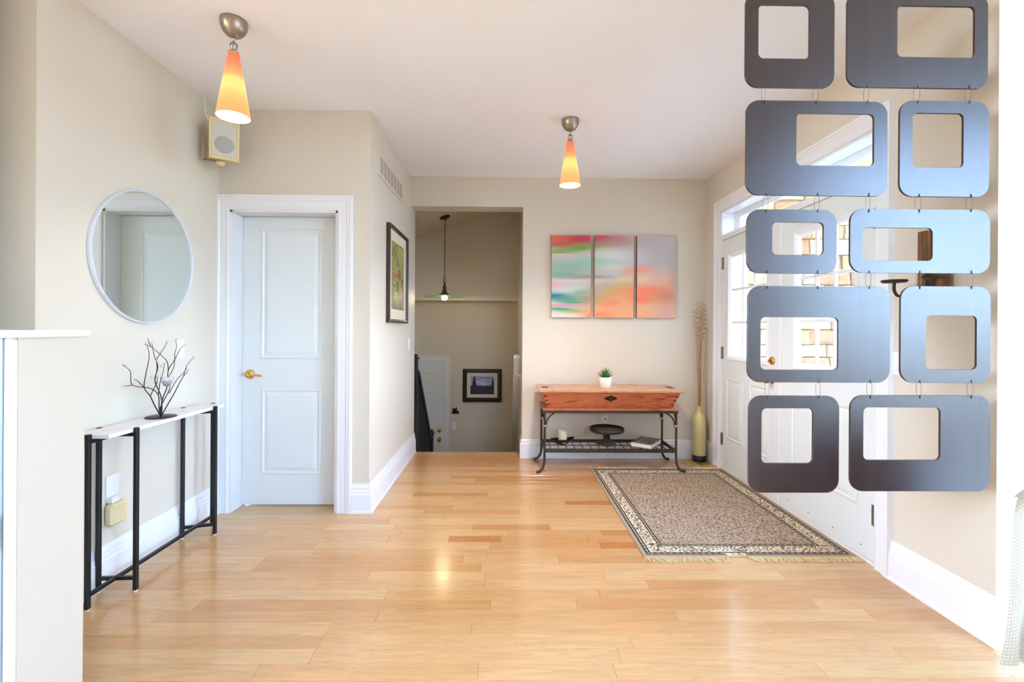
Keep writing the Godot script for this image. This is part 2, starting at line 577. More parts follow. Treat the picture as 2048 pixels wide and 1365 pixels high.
func panel_profile() -> Array:
	return [Vector2(0, 0.0005), Vector2(0.006, 0.007), Vector2(0.016, 0.007), Vector2(0.024, -0.0), Vector2(0.03, 0.001), Vector2(0.052, 0.007), Vector2(0.056, 0.007)]

func closet_door() -> void:
	var st := begin()
	molding(st, [Vector2(-1.866, 0), Vector2(-1.866, 2.05), Vector2(-1.138, 2.05), Vector2(-1.138, 0)], false, casing_profile().map(func(q): return Vector2(minf(q.x, 0.0725) if false else q.x * 0.98, q.y)), CLOSET)
	struct("trim_1", st, M.white, "white moulded casing around the closet door", "trim")
	st = begin()
	span(st, -1.867, -1.849, 0, 2.05, -3.34, -3.169)
	span(st, -1.155, -1.137, 0, 2.05, -3.34, -3.169)
	span(st, -1.867, -1.137, 2.036, 2.051, -3.34, -3.169)
	struct("trim_2", st, M.white, "white jamb set back inside the closet door casing", "trim")
	var d := struct_root("door_1", "white two panel closet door with a brass lever", "door")
	st = begin()
	span(st, -1.848, -1.156, 0.008, 2.034, -3.335, -3.297, 0.002)
	obj("leaf", st, M.door, d)
	var t := Transform3D(Basis.IDENTITY, Vector3(0, 0, -3.297))
	for p in [[-1.722, -1.296, 1.035, 1.95], [-1.716, -1.296, 0.22, 0.825]]:
		st = begin()
		molding(st, rect(p[0], p[1], p[2], p[3]), true, panel_profile(), t, true)
		obj("panel", st, M.door, d)
	st = begin()
	lathe(st, [Vector2(0, 0), Vector2(0.033, 0), Vector2(0.033, 0.005), Vector2(0.028, 0.011), Vector2(0.014, 0.014), Vector2(0.011, 0.03), Vector2(0.013, 0.034), Vector2(0.013, 0.05), Vector2(0.008, 0.054), Vector2(0, 0.055)], 24, Transform3D(Basis(Vector3(1, 0, 0), -PI / 2) * Basis.IDENTITY, Vector3.ZERO) if false else Transform3D(Basis(Vector3(1, 0, 0), PI / 2), Vector3(-1.795, 0.925, -3.297)))
	tube(st, smooth_path([Vector3(-1.795, 0.925, -3.255), Vector3(-1.76, 0.927, -3.25), Vector3(-1.72, 0.922, -3.252), Vector3(-1.693, 0.917, -3.258)]), 0.0065, 8)
	obj("lever_handle", st, M.brass, d)

func front_doors() -> void:
	# casing, jamb, mullion and transom of the double doors
	var st := begin()
	molding(st, [Vector2(-2.43, 0), Vector2(-2.43, 2.335), Vector2(-4.22, 2.335), Vector2(-4.22, 0)], false, flip(casing_profile()), RIGHT)
	struct("trim_3", st, M.white, "white moulded casing around the double front doors", "trim")
	st = begin()
	span(st, 1.964, 2.16, 0, 2.335, -4.22, -4.206)
	span(st, 1.964, 2.16, 0, 2.335, -2.444, -2.43)
	span(st, 1.964, 2.16, 2.32, 2.336, -4.22, -2.43)
	span(st, 1.966, 2.16, 2.072, 2.118, -4.206, -2.444, 0.003)
	span(st, 1.97, 2.16, 0.0, 0.018, -4.206, -2.444)
	struct("trim_4", st, M.white, "white frame and bar between the front doors and the window over them", "trim")
	var w := struct_root("window_3", "long low window above the double front doors", "window")
	var tw := Transform3D(RIGHT.basis, Vector3(2.085, 0, 0))
	st = begin()
	molding(st, rect(-4.206, -2.444, 2.118, 2.32), true, [Vector2(0, 0.0), Vector2(0.012, 0.0), Vector2(0.012, -0.012), Vector2(0.026, -0.012), Vector2(0.03, -0.02), Vector2(0.042, -0.022), Vector2(0.046, -0.03)], tw)
	obj("window_frame", st, M.white, w)
	st = begin()
	span(st, 2.112, 2.116, 2.15, 2.29, -4.17, -2.48)
	obj("pane", st, M.glass, w)
	# two leaves
	var names := ["white front door leaf nearer the back wall, with nine small panes and a brass latch", "white front door leaf nearer the room, with nine small panes and silver hinges"]
	for k in 2:
		var z0 := -4.204 if k == 0 else -3.314
		var z1 := -3.317 if k == 0 else -2.446
		var g0 := -4.09 if k == 0 else -3.15
		var g1 := -3.47 if k == 0 else -2.585
		var gb := 1.0
		var gt := 1.93
		var x0 := 1.974
		var x1 := 2.02
		var d := struct_root("door_%d" % (k + 2), names[k], "door")
		st = begin()
		span(st, x0, x1, 0.02, 2.068, z0, g0, 0.0015)
		span(st, x0, x1, 0.02, 2.068, g1, z1, 0.0015)
		span(st, x0, x1, 0.02, gb, g0 - 0.001, g1 + 0.001)
		span(st, x0, x1, gt, 2.068, g0 - 0.001, g1 + 0.001)
		obj("leaf", st, M.door, d)
		var t := Transform3D(RIGHT.basis, Vector3(x0, 0, 0))
		# window insert: a moulded frame, bars and nine panes
		st = begin()
		molding(st, rect(g0 - 0.012, g1 + 0.012, gb - 0.012, gt + 0.012), true, [Vector2(0, 0.0), Vector2(0.004, 0.008), Vector2(0.014, 0.011), Vector2(0.024, 0.008), Vector2(0.03, 0.0), Vector2(0.036, -0.002), Vector2(0.044, -0.014), Vector2(0.05, -0.022)], t)
		obj("glazing_frame", st, M.white, d)
		var a0 := g0 + 0.036
		var a1 := g1 - 0.036
		var b0 := gb + 0.036
		var b1 := gt - 0.036
		for i in [1, 2]:
			var z := lerpf(a0, a1, i / 3.0)
			st = begin()
			span(st, x0 + 0.012, x0 + 0.03, b0, b1, z - 0.011, z + 0.011, 0.004)
			obj("glazing_bar", st, M.white, d)
			var y := lerpf(b0, b1, i / 3.0)
			st = begin()
			span(st, x0 + 0.013, x0 + 0.029, y - 0.011, y + 0.011, a0, a1, 0.004)
			obj("glazing_bar", st, M.white, d)
		for i in 3:
			for j in 3:
				st = begin()
				span(st, x0 + 0.02, x0 + 0.023, lerpf(b0, b1, j / 3.0), lerpf(b0, b1, (j + 1) / 3.0), lerpf(a0, a1, i / 3.0), lerpf(a0, a1, (i + 1) / 3.0))
				obj("pane", st, M.glass, d)
		# lower raised panels
		var c := (g0 + g1) / 2
		for p in [[g0 - 0.03, c - 0.05], [c + 0.05, g1 + 0.02]]:
			st = begin()
			molding(st, rect(p[0], p[1], 0.29, 0.83), true, panel_profile(), t, true)
			obj("panel", st, M.door, d)
		# hinges on the outer edge
		var hz := z0 - 0.001 if k == 0 else z1 + 0.001
		for y in [0.27, 1.05, 1.86]:
			st = begin()
			span(st, x0 - 0.003, x0 + 0.0005, y - 0.055, y + 0.055, hz, hz + (0.026 if k == 0 else -0.026), 0.001)
			for i in 3:
				tube(st, [Vector3(x0 - 0.006, y - 0.055 + i * 0.037, hz), Vector3(x0 - 0.006, y - 0.055 + i * 0.037 + 0.035, hz)], 0.0065, 10)
			obj("hinge", st, M.hinge, d)
		for i in 4:
			st = begin()
			ball(st, Vector3(x0, 0.075, lerpf(z0 + 0.1, z1 - 0.1, i / 3.0)), Vector3(0.003, 0.005, 0.005), 8)
			obj("screw", st, M.hinge, d)
		if k == 0:
			var face_x := Basis(Vector3(0, 0, 1), PI / 2)
			st = begin()
			lathe(st, [Vector2(0, 0), Vector2(0.031, 0), Vector2(0.031, 0.006), Vector2(0.025, 0.014), Vector2(0.012, 0.017), Vector2(0, 0.017)], 24, Transform3D(face_x, Vector3(x0, 1.032, -3.408)))
			box(st, Vector3.ZERO, Vector3(0.02, 0.03, 0.008), 0.003, Transform3D(Basis(Vector3(1, 0, 0), 0.6), Vector3(x0 - 0.024, 1.032, -3.408)))
			obj("thumb_latch", st, M.brass, d)
			st = begin()
			lathe(st, [Vector2(0, 0), Vector2(0.031, 0), Vector2(0.031, 0.005), Vector2(0.014, 0.012), Vector2(0.011, 0.03), Vector2(0.026, 0.04), Vector2(0.028, 0.055), Vector2(0.018, 0.066), Vector2(0, 0.068)], 24, Transform3D(face_x, Vector3(x0, 0.89, -3.408)))
			obj("door_knob", st, M.brass, d)
		else:
			st = begin()
			span(st, x0 - 0.006, x0 + 0.001, 0.02, 2.068, z0 - 0.012, z0 + 0.018, 0.002)
			obj("astragal", st, M.white, d)

# ---------------------------------------------------------------- stairwell
func stairwell() -> void:
	var wall: StandardMaterial3D = M.wall
	var st := begin()
	span(st, -2.1, 0.40, -1.40, 1.66, -6.8, -6.6)
	struct("wall_landing", st, wall, "shaded beige wall at the foot of the stairs", "wall")
	st = begin()
	span(st, -2.1, 0.40, 1.62, 3.3, -6.8, -6.1)
	struct("wall_bulkhead", st, wall, "beige bulkhead above the landing door", "wall")
	st = begin()
	span(st, 0.165, 0.365, -1.40, 3.3, -6.6, -4.7205)
	struct("wall_stair_right", st, wall, "beige stair wall carrying the white handrail", "wall")
	st = begin()
	span(st, -2.1, -1.9, -1.40, 3.3, -6.6, -4.5)
	span(st, -1.9, -1.06, -1.40, 3.3, -4.72, -4.5)
	struct("wall_stair_left", st, wall, "beige stair wall beyond the black railing", "wall")
	st = begin()
	span(st, -1.06, 0.165, -1.40, -0.121, -4.72, -4.62)
	struct("wall_stair_front", st, wall, "beige wall under the top floor edge", "wall")
	# sloping ceiling
	st = begin()
	var a := atan(0.335)
	box(st, Vector3(0, 0.06, 0), Vector3(2.3, 0.12, 1.88), 0.0, Transform3D(Basis(Vector3(0, 0, 1), a), Vector3(-0.8, 2.417 + 0.335 * 0.393, -5.66)))
	struct("ceiling_stair", st, wall, "sloping beige ceiling above the stairs", "ceiling")
	st = begin()
	span(st, -1.9, 0.165, -1.40, -1.25, -6.6, -4.7)
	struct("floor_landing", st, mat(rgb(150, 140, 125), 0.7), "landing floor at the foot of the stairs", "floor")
	var stairs := struct_root("floor_stairs", "oak stairs going down to the landing", "stairs")
	for i in 6:
		st = begin()
		span(st, -0.90, 0.16, -1.25 + 0.002, -0.1786 * (i + 1), -4.722 - 0.19 * (i + 1), -4.722 - 0.19 * i - 0.001)
		obj("tread", st, M.planks[3], stairs)
	# landing door
	var t := FAR
	st = begin()
	molding(st, [Vector2(-1.675, -1.25), Vector2(-1.675, 0.79), Vector2(-0.857, 0.79), Vector2(-0.857, -1.25)], false, casing_profile().map(func(q): return Vector2(q.x * 0.8, q.y)), t)
	struct("trim_5", st, M.white, "white casing around the landing door", "trim")
	var d := struct_root("door_4", "white panelled door on the lower landing with brass knob and deadbolt", "door")
	st = begin()
	span(st, -1.672, -0.861, -1.245, 0.786, -6.6, -6.592, 0.002)
	obj("leaf", st, M.door, d)
	var tf := Transform3D(Basis.IDENTITY, Vector3(0, 0, -6.592))
	for p in [[-1.206, -1.037, 0.49, 0.63], [-1.206, -1.037, -0.21, 0.365], [-1.206, -1.037, -1.05, -0.42], [-1.496, -1.327, 0.49, 0.63], [-1.496, -1.327, -0.21, 0.365], [-1.496, -1.327, -1.05, -0.42]]:
		st = begin()
		molding(st, rect(p[0], p[1], p[2], p[3]), true, panel_profile(), tf, true)
		obj("panel", st, M.door, d)
	var out := Basis(Vector3(1, 0, 0), PI / 2)
	st = begin()
	lathe(st, [Vector2(0, 0), Vector2(0.032, 0), Vector2(0.032, 0.006), Vector2(0.014, 0.012), Vector2(0.012, 0.03), Vector2(0.028, 0.042), Vector2(0.029, 0.055), Vector2(0.018, 0.066), Vector2(0, 0.068)], 20, Transform3D(out, Vector3(-0.925, -0.318, -6.592)))
	obj("door_knob", st, M.brass, d)
	st = begin()
	lathe(st, [Vector2(0, 0), Vector2(0.03, 0), Vector2(0.03, 0.006), Vector2(0.02, 0.016), Vector2(0, 0.017)], 20, Transform3D(out, Vector3(-0.926, -0.191, -6.592)))
	span(st, -0.938, -0.914, -0.195, -0.187, -6.575, -6.56, 0.002)
	obj("deadbolt", st, M.brass, d)
	# framed photograph of a lake at dusk
	var pic := thing("framed_picture", "black framed dusk landscape with pines, hung low in the stairwell", "picture", Vector3(-0.3245, 0.449, -6.6))
	st = begin()
	molding(st, rect(-0.2745, 0.2745, -0.233, 0.233), true, [Vector2(0, 0.001), Vector2(0, 0.03), Vector2(0.02, 0.034), Vector2(0.028, 0.026), Vector2(0.045, 0.026), Vector2(0.058, 0.012)], Transform3D.IDENTITY)
	obj("frame", st, mat(rgb(16, 15, 18), 0.35, 0.5), pic)
	st = begin()
	span(st, -0.225, 0.225, -0.185, 0.185, 0.002, 0.012)
	obj("mat_board", st, mat(rgb(226, 214, 190), 0.8), pic)
	var hn := noise(6.0, 5, 4)
	var dusk := paint(256, 192, func(u: float, v: float) -> Color:
		var c := Color8(150, 165, 215).lerp(Color8(205, 205, 230), smoothstep(0.0, 0.45, v))
		c = c.lerp(Color8(95, 105, 160), 0.6 * smoothstep(0.0, 0.5, hn.get_noise_2d(u * 0.35, v * 1.6)))
		if v > 0.50 + 0.05 * hn.get_noise_2d(u * 2.0, 0.0): c = Color8(70, 80, 125)
		if v > 0.56 + 0.12 * hn.get_noise_2d(u * 4.0, 3.0): c = Color8(24, 26, 52)
		if v > 0.72: c = c.lerp(Color8(34, 38, 70), 0.5)
		var w := 0.03 + 0.16 * v * (0.55 + 0.45 * absf(sin(v * 34.0)))
		if absf(u - 0.16) < w + 0.04 * hn.get_noise_2d(u * 5.0, v * 9.0): c = Color8(18, 20, 34)
		if absf(u - 0.95) < 0.02 + 0.12 * maxf(v - 0.15, 0.0) + 0.05 * hn.get_noise_2d(u * 9.0, v * 6.0) and v > 0.12: c = Color8(26, 30, 52)
		return c)
	st = begin()
	quad(st, Vector3(-0.167, -0.127, 0.0135), Vector3(-0.167, 0.127, 0.0135), Vector3(0.167, 0.127, 0.0135), Vector3(0.167, -0.127, 0.0135), [Vector2(0, 1), Vector2(0, 0), Vector2(1, 0), Vector2(1, 1)])
	quad(st, Vector3(-0.167, -0.127, 0.0125), Vector3(0.167, -0.127, 0.0125), Vector3(0.167, 0.127, 0.0125), Vector3(-0.167, 0.127, 0.0125))
	obj("print", st, textured(dusk, Color.WHITE, 0.5), pic)
	# key rack, tag and switch beside the door
	var rack := thing("key_rack", "small black iron key rack with a bird on a fence beside the landing door", "key rack", Vector3(-0.705, 0.088, -6.6))
	st = begin()
	var tr := Transform3D(Basis.IDENTITY, Vector3(0, 0, 0.001))
	extrude(st, [Vector2(-0.05, -0.045), Vector2(0.055, -0.045), Vector2(0.055, -0.02), Vector2(0.04, -0.015), Vector2(0.045, 0.005), Vector2(-0.05, 0.005), Vector2(-0.05, -0.008), Vector2(-0.02, -0.012), Vector2(-0.05, -0.018)], 0.005, tr)
	obj("rail", st, M.black, rack)
	st = begin()
	extrude(st, [Vector2(-0.03, 0.004), Vector2(0.018, 0.004), Vector2(0.026, 0.022), Vector2(0.022, 0.05), Vector2(0.012, 0.05), Vector2(0.002, 0.026), Vector2(-0.02, 0.034), Vector2(-0.042, 0.04), Vector2(-0.05, 0.032), Vector2(-0.034, 0.024)], 0.005, tr)
	obj("bird_silhouette", st, M.black, rack)
	st = begin()
	span(st, -0.770, -0.737, -0.018, 0.043, -6.599, -6.588, 0.003)
	tag(obj("key_tag", st, M.plastic), "small white tag hanging under the iron key rack", "tag")
	var sw := thing("light_switch", "white light switch on the stairwell wall below the key rack", "switch", Vector3(-0.725, -0.127, -6.6))
	rocker(sw, 0.066, 0.106)
	# white handrail on the right wall
	var rail := thing("handrail", "white painted handrail running down the right stair wall", "handrail")
	st = begin()
	var prof := [Vector2(-0.028, -0.022), Vector2(0.028, -0.022), Vector2(0.031, 0.008), Vector2(0.024, 0.02), Vector2(0.012, 0.026), Vector2(0.0, 0.032), Vector2(-0.012, 0.026), Vector2(-0.024, 0.02), Vector2(-0.031, 0.008)]
	var p0 := Vector3(0.117, 0.968, -4.77)
	var p1 := Vector3(0.117, -0.52, -6.35)
	var dir := (p1 - p0).normalized()
	var bas := Basis(Vector3(1, 0, 0), dir.cross(Vector3(1, 0, 0)) * -1.0, dir)
	extrude(st, prof, p0.distance_to(p1), Transform3D(bas, p0))
	obj("rail", st, M.white, rail)
	for k in [0.09, 0.5, 0.86]:
		var p := p0.lerp(p1, k)
		st = begin()
		tube(st, smooth_path([p + Vector3(0, -0.03, 0), p + Vector3(0.004, -0.055, 0), p + Vector3(0.03, -0.075, 0), p + Vector3(0.047, -0.09, 0)]), 0.008, 8)
		lathe(st, [Vector2(0, 0), Vector2(0.022, 0), Vector2(0.02, 0.006), Vector2(0, 0.008)], 16, Transform3D(Basis(Vector3(0, 0, 1), PI / 2), p + Vector3(0.0475, -0.09, 0)))
		obj("bracket", st, M.white, rail)
	# black railing on the left
	var r := thing("stair_railing", "black painted wooden stair railing with square balusters going down on the left", "railing")
	var blackwood := mat(rgb(20, 22, 26), 0.4, 0.5)
	st = begin()
	span(st, -0.975, -0.905, -0.178, 0.93, -4.86, -4.79, 0.004)
	span(st, -0.985, -0.895, 0.93, 0.955, -4.87, -4.78, 0.004)
	span(st, -0.975, -0.905, 0.955, 0.985, -4.86, -4.79, 0.012)
	obj("newel_post", st, blackwood, r)
	st = begin()
	span(st, -0.965, -0.885, -1.248, -0.06, -5.80, -5.72, 0.004)
	span(st, -0.975, -0.875, -0.06, -0.035, -5.81, -5.71, 0.004)
	span(st, -0.965, -0.885, -0.035, 0.0, -5.80, -5.72, 0.012)
	obj("newel_post", st, blackwood, r)
	var q0 := Vector3(-0.925, 0.80, -4.86)
	var q1 := Vector3(-0.925, -0.10, -5.72)
	var slope := (q1.y - q0.y) / (q1.z - q0.z)
	for part in [["handrail", 0.0, 0.05, 0.06], ["bottom_rail", -0.74, 0.035, 0.05]]:
		st = begin()
		var u := q0 + Vector3(0, part[1], 0)
		var v := q1 + Vector3(0, part[1], 0)
		var dd := (v - u).normalized()
		var bb := Basis(Vector3(1, 0, 0), dd.cross(Vector3(1, 0, 0)) * -1.0, dd)
		box(st, Vector3(0, 0, u.distance_to(v) / 2), Vector3(part[3], part[2], u.distance_to(v)), 0.006, Transform3D(bb, u))
		obj(part[0], st, blackwood, r)
	for i in 8:
		var z := lerpf(-4.95, -5.66, i / 7.0)
		var top := q0.y + slope * (z - q0.z)
		st = begin()
		span(st, -0.939, -0.911, top - 0.74, top - 0.02, z - 0.014, z + 0.014)
		obj("baluster", st, blackwood, r)
	# pendant over the stairs
	var lamp := thing("stair_pendant", "bronze chain pendant with a green glass disc over the stairs", "pendant lamp", Vector3(-0.722, 0, -5.5))
	var bronze := mat(rgb(66, 48, 34), 0.4, 0.5, 0.7)
	st = begin()
	lathe(st, [Vector2(0, 0.0), Vector2(0.062, 0.0), Vector2(0.062, -0.012), Vector2(0.05, -0.02), Vector2(0.012, -0.024), Vector2(0.01, -0.04), Vector2(0, -0.04)], 24, Transform3D(Basis(Vector3(0, 0, 1), a), Vector3(-0.003, 2.571, 0)))
	obj("canopy", st, bronze, lamp)
	st = begin()
	for i in 22:
		var y := 2.535 - i * 0.0315
		var c := []
		for k in 10:
			var an := TAU * k / 10
			var off := Vector3(cos(an) * 0.008, sin(an) * 0.021, 0)
			c.append(Vector3(0, y - 0.012, 0) + (off if i % 2 == 0 else Vector3(0, off.y, off.x)))
		tube(st, c, 0.0022, 5, true)
	var ch := obj("chain", st, bronze, lamp)
	ch.set_meta("kind", "stuff")
	st = begin()
	var hook := []
	for k in 12:
		var an := TAU * k / 12
		hook.append(Vector3(cos(an) * 0.016, 1.83 + sin(an) * 0.026, 0))
	tube(st, hook, 0.005, 6, true)
	lathe(st, [Vector2(0, 1.80), Vector2(0.012, 1.80), Vector2(0.013, 1.76), Vector2(0.022, 1.755), Vector2(0.022, 1.70), Vector2(0.03, 1.675), Vector2(0.058, 1.655), Vector2(0.062, 1.648), Vector2(0, 1.648)], 24)
	obj("socket", st, mat(rgb(120, 104, 84), 0.35, 0.5, 0.9), lamp)
	st = begin()
	lathe(st, [Vector2(0.02, 1.645), Vector2(0.245, 1.625), Vector2(0.246, 1.621), Vector2(0.02, 1.639)], 48)
	var gm := mat(Color(0.35, 0.62, 0.5, 0.45), 0.05, 0.6)
	gm.transparency = BaseMaterial3D.TRANSPARENCY_ALPHA
	obj("glass_disc", st, gm, lamp)
	st = begin()
	ball(st, Vector3(0, 1.612, 0), Vector3(0.038, 0.03, 0.038), 16)
	obj("bulb", st, glow(Color(0.9, 1.0, 0.92), 2.0), lamp)
	var l := OmniLight3D.new()
	l.name = "stair_pendant_light"
	l.position = Vector3(-0.722, 1.612, -5.5)
	l.light_energy = 0.17
	l.light_color = Color(1.0, 0.9, 0.72)
	l.light_size = 0.025
	l.omni_range = 12.0
	l.omni_attenuation = 2.0
	l.shadow_enabled = true
	add_child(l)

func rocker(parent: Node3D, w: float, h: float, turn := Basis.IDENTITY, n := 1) -> void:
	var t := Transform3D(turn, Vector3.ZERO)
	var st := begin()
	box(st, Vector3(0, 0, 0.003), Vector3(w, h, 0.006), 0.002, t)
	obj("plate", st, M.plastic, parent)
	for i in n:
		st = begin()
		box(st, Vector3((i - (n - 1) / 2.0) * 0.046, 0, 0.007), Vector3(0.032, h * 0.58, 0.006), 0.002, t)
		obj("rocker", st, M.plastic, parent)

# ---------------------------------------------------------------- outside the front doors
func porch() -> void:
	var st := begin()
	span(st, 2.165, 8.0, -0.3, -0.02, -6.4, -1.99)
	struct("ground_porch", st, mat(rgb(176, 170, 160), 0.8), "grey porch floor outside the front doors", "ground")
	st = begin()
	span(st, 2.82, 5.2, -0.02, 3.0, -5.75, -5.45)
	var w := struct("wall_porch", st, mat(rgb(104, 90, 70), 0.95), "rough tan stone wall seen through the front doors", "wall")
	var tones := []
	for c in [rgb(186, 156, 112), rgb(176, 138, 96), rgb(160, 116, 80), rgb(202, 180, 142), rgb(178, 148, 102), rgb(148, 108, 76), rgb(166, 152, 118), rgb(196, 164, 130)]:
		tones.append(mat(c, 0.95, 0.2))
	var bump := noise(5.0, 21, 3)
	var y := 0.02
	while y < 2.88:
		var h: float = minf(rng.randf_range(0.10, 0.2), 2.9 - y)
		var x := 2.8 - rng.randf_range(0.0, 0.02)
		while x < 5.15:
			var wd := rng.randf_range(0.14, 0.42)
			if x + wd > 5.1: wd = 5.2 - x
			st = begin()
			var proud := rng.randf_range(0.05, 0.12)
			rough_stone(st, Vector3(x + wd / 2, y + h / 2, -5.45), Vector3(wd - 0.014, h - 0.014, proud), bump)
			obj("stone", st, tones[rng.randi() % tones.size()], w)
			x += wd
		y += h
	st = begin()
	span(st, 2.165, 2.70, -0.02, 3.0, -5.45, -5.35)
	struct("wall_porch_panel", st, mat(rgb(250, 250, 248), 0.6), "white boarded panel between the house and the stone wall", "wall")
	st = begin()
	span(st, 2.70, 2.80, -0.02, 3.0, -5.47, -5.33, 0.004)
	struct("trim_6", st, mat(rgb(244, 236, 206), 0.6), "cream corner board at the edge of the stone wall", "trim")
	st = begin()
	span(st, 2.165, 5.2, 2.96, 3.05, -5.75, -3.2)
	var c := struct("ceiling_porch", st, mat(rgb(250, 244, 232), 0.7), "tan ribbed porch ceiling over the front doors", "ceiling")
	var sof := mat(rgb(206, 166, 110), 0.7)
	for i in 17:
		var z := -5.42 + i * 0.128
		st = begin()
		span(st, 2.17, 5.2, 2.935, 2.962, z, z + 0.112, 0.004)
		for k in 24:
			span(st, 2.20 + k * 0.125, 2.215 + k * 0.125, 2.93, 2.936, z + 0.004, z + 0.108)
		obj("soffit_board", st, sof, c)

func rough_stone(st: SurfaceTool, c: Vector3, s: Vector3, n: FastNoiseLite) -> void:
	# a block with an uneven split face; c is the middle of its back
	var nx := 6
	var ny := 4
	var p := func(i: int, j: int) -> Vector3:
		var u := float(i) / nx - 0.5
		var v := float(j) / ny - 0.5
		var edge := minf(minf(i, nx - i), minf(j, ny - j))
		var q := Vector3(c.x + u * s.x, c.y + v * s.y, c.z + s.z * (0.72 if edge == 0 else 1.0))
		q.z += 0.022 * n.get_noise_2d(q.x * 1.0, q.y * 1.6) + 0.012 * n.get_noise_2d(q.x * 3.0, q.y * 4.0 + 40.0)
		if edge == 0:
			q.x += 0.006 * n.get_noise_2d(q.y * 3.0, q.x * 3.0 + 9.0)
			q.y += 0.006 * n.get_noise_2d(q.x * 3.0 + 70.0, q.y * 3.0)
		return q
	for i in nx:
		for j in ny:
			quad(st, p.call(i, j), p.call(i, j + 1), p.call(i + 1, j + 1), p.call(i + 1, j))
	var back := func(q: Vector3) -> Vector3: return Vector3(q.x, q.y, c.z - 0.01)
	for i in nx:
		for j in [0, ny]:
			var a: Vector3 = p.call(i, j)
			var b: Vector3 = p.call(i + 1, j)
			quad(st, a, b, back.call(b), back.call(a))
	for j in ny:
		for i in [0, nx]:
			var a: Vector3 = p.call(i, j)
			var b: Vector3 = p.call(i, j + 1)
			quad(st, a, b, back.call(b), back.call(a))

# ---------------------------------------------------------------- small fittings on the walls
func wall_fittings() -> void:
	var facing_x := Basis(Vector3(0, 1, 0), PI / 2)
	var facing_w := Basis(Vector3(0, 1, 0), -PI / 2)
	rocker(thing("light_switch", "white light switch on the mirror wall behind the wire branches", "switch", Vector3(-1.94, 1.125, -2.795), 0), 0.07, 0.108, facing_x)
	rocker(thing("light_switch", "white light switch at the end of the side wall beside the stair opening", "switch", Vector3(-0.92, 1.098, -4.44), 0), 0.07, 0.11, facing_x)
	rocker(thing("light_switch", "wide white double switch plate on the wall right of the front doors", "switch", Vector3(1.965, 1.095, -2.268), 0), 0.125, 0.115, facing_w, 2)
	# adapters under the console
	var p := thing("wall_outlet", "white outlet plate with a plug adapter low on the mirror wall", "outlet", Vector3(-1.94, 0, -2.325))
	var st := begin()
	box(st, Vector3(0.003, 0.468, 0), Vector3(0.006, 0.115, 0.076), 0.002)
	obj("plate", st, M.plastic, p)
	st = begin()
	box(st, Vector3(0.018, 0.408, 0.012), Vector3(0.034, 0.03, 0.05), 0.004)
	obj("plug", st, M.plastic, p)
	st = begin()
	box(st, Vector3(-1.916, 0.338, -2.322), Vector3(0.044, 0.108, 0.098), 0.012)
	tag(obj("power_adapter", st, mat(rgb(226, 208, 158), 0.5)), "cream plastic plug-in box under the white outlet on the mirror wall", "adapter")
	# outlet behind the chest
	p = thing("wall_outlet", "white outlet on the back wall, seen under the wooden chest", "outlet", Vector3(0.966, 0.43, -4.52))
	st = begin()
	box(st, Vector3(0, 0, 0.003), Vector3(0.072, 0.115, 0.006), 0.002)
	obj("plate", st, M.plastic, p)
	st = begin()
	for x in [-0.008, 0.008]: box(st, Vector3(x, 0.025, 0.006), Vector3(0.003, 0.01, 0.002))
	obj("slot", st, M.black, p)
	p = thing("night_light", "round white plug-in device in the outlet under the wooden chest", "night light", Vector3(0.966, 0.386, -4.513))
	st = begin()
	lathe(st, [Vector2(0, 0), Vector2(0.04, 0), Vector2(0.041, 0.02), Vector2(0.035, 0.034), Vector2(0, 0.036)], 24, Transform3D(Basis(Vector3(1, 0, 0), PI / 2), Vector3.ZERO))
	obj("body", st, M.plastic, p)
	st = begin()
	lathe(st, [Vector2(0, 0.034), Vector2(0.012, 0.034), Vector2(0.011, 0.04), Vector2(0, 0.041)], 16, Transform3D(Basis(Vector3(1, 0, 0), PI / 2), Vector3(0.006, 0, 0)))
	obj("lens", st, mat(rgb(150, 170, 175), 0.3), p)
	# air vent high on the side wall
	p = thing("air_vent", "long beige return air grille high on the side wall", "vent")
	st = begin()
	molding(st, rect(-4.12, -3.345, 2.355, 2.53), true, [Vector2(0, 0), Vector2(0.002, 0.008), Vector2(0.012, 0.012), Vector2(0.026, 0.009), Vector2(0.028, 0.002)], SIDE)
	obj("frame", st, M.wall, p)
	st = begin()
	span(st, -0.9205, -0.919, 2.375, 2.51, -4.10, -3.365)
	obj("backing", st, mat(rgb(140, 130, 112), 0.8), p)
	for i in range(1, 7):
		var z := lerpf(-4.092, -3.373, i / 7.0)
		st = begin()
		span(st, -0.919, -0.912, 2.38, 2.505, z - 0.008, z + 0.008, 0.001)
		obj("divider", st, M.wall, p)
	st = begin()
	for i in 60:
		var z := lerpf(-4.085, -3.38, i / 59.0)
		span(st, -0.919, -0.9145, 2.38, 2.505, z - 0.0022, z + 0.0022)
	obj("slat", st, mat(rgb(196, 186, 166), 0.7), p).set_meta("kind", "stuff")
	# brass floor register
	p = thing("floor_register", "small brass floor register by the yellow bottle vase", "vent", Vector3(1.748, 0.0, -4.29))
	st = begin()
	molding(st, rect(-0.055, 0.055, -0.11, 0.11), true, [Vector2(0, 0.0005), Vector2(0.002, 0.004), Vector2(0.014, 0.005), Vector2(0.016, 0.003)], GROUND)
	obj("frame", st, mat(rgb(190, 160, 100), 0.4, 0.5, 0.4), p)
	st = begin()
	span(st, -0.04, 0.04, 0.0005, 0.002, -0.095, 0.095)
	for i in 9: span(st, -0.039, 0.039, 0.002, 0.0035, -0.09 + i * 0.021, -0.09 + i * 0.021 + 0.012)
	obj("grille", st, mat(rgb(206, 184, 122), 0.4, 0.5, 0.3), p)
	# round mirror
	p = thing("round_mirror", "round mirror in a thin white rim above the console", "mirror", Vector3(-1.94, 1.626, -2.531))
	var tm := Transform3D(Basis(Vector3(0, 0, 1), -PI / 2), Vector3.ZERO)
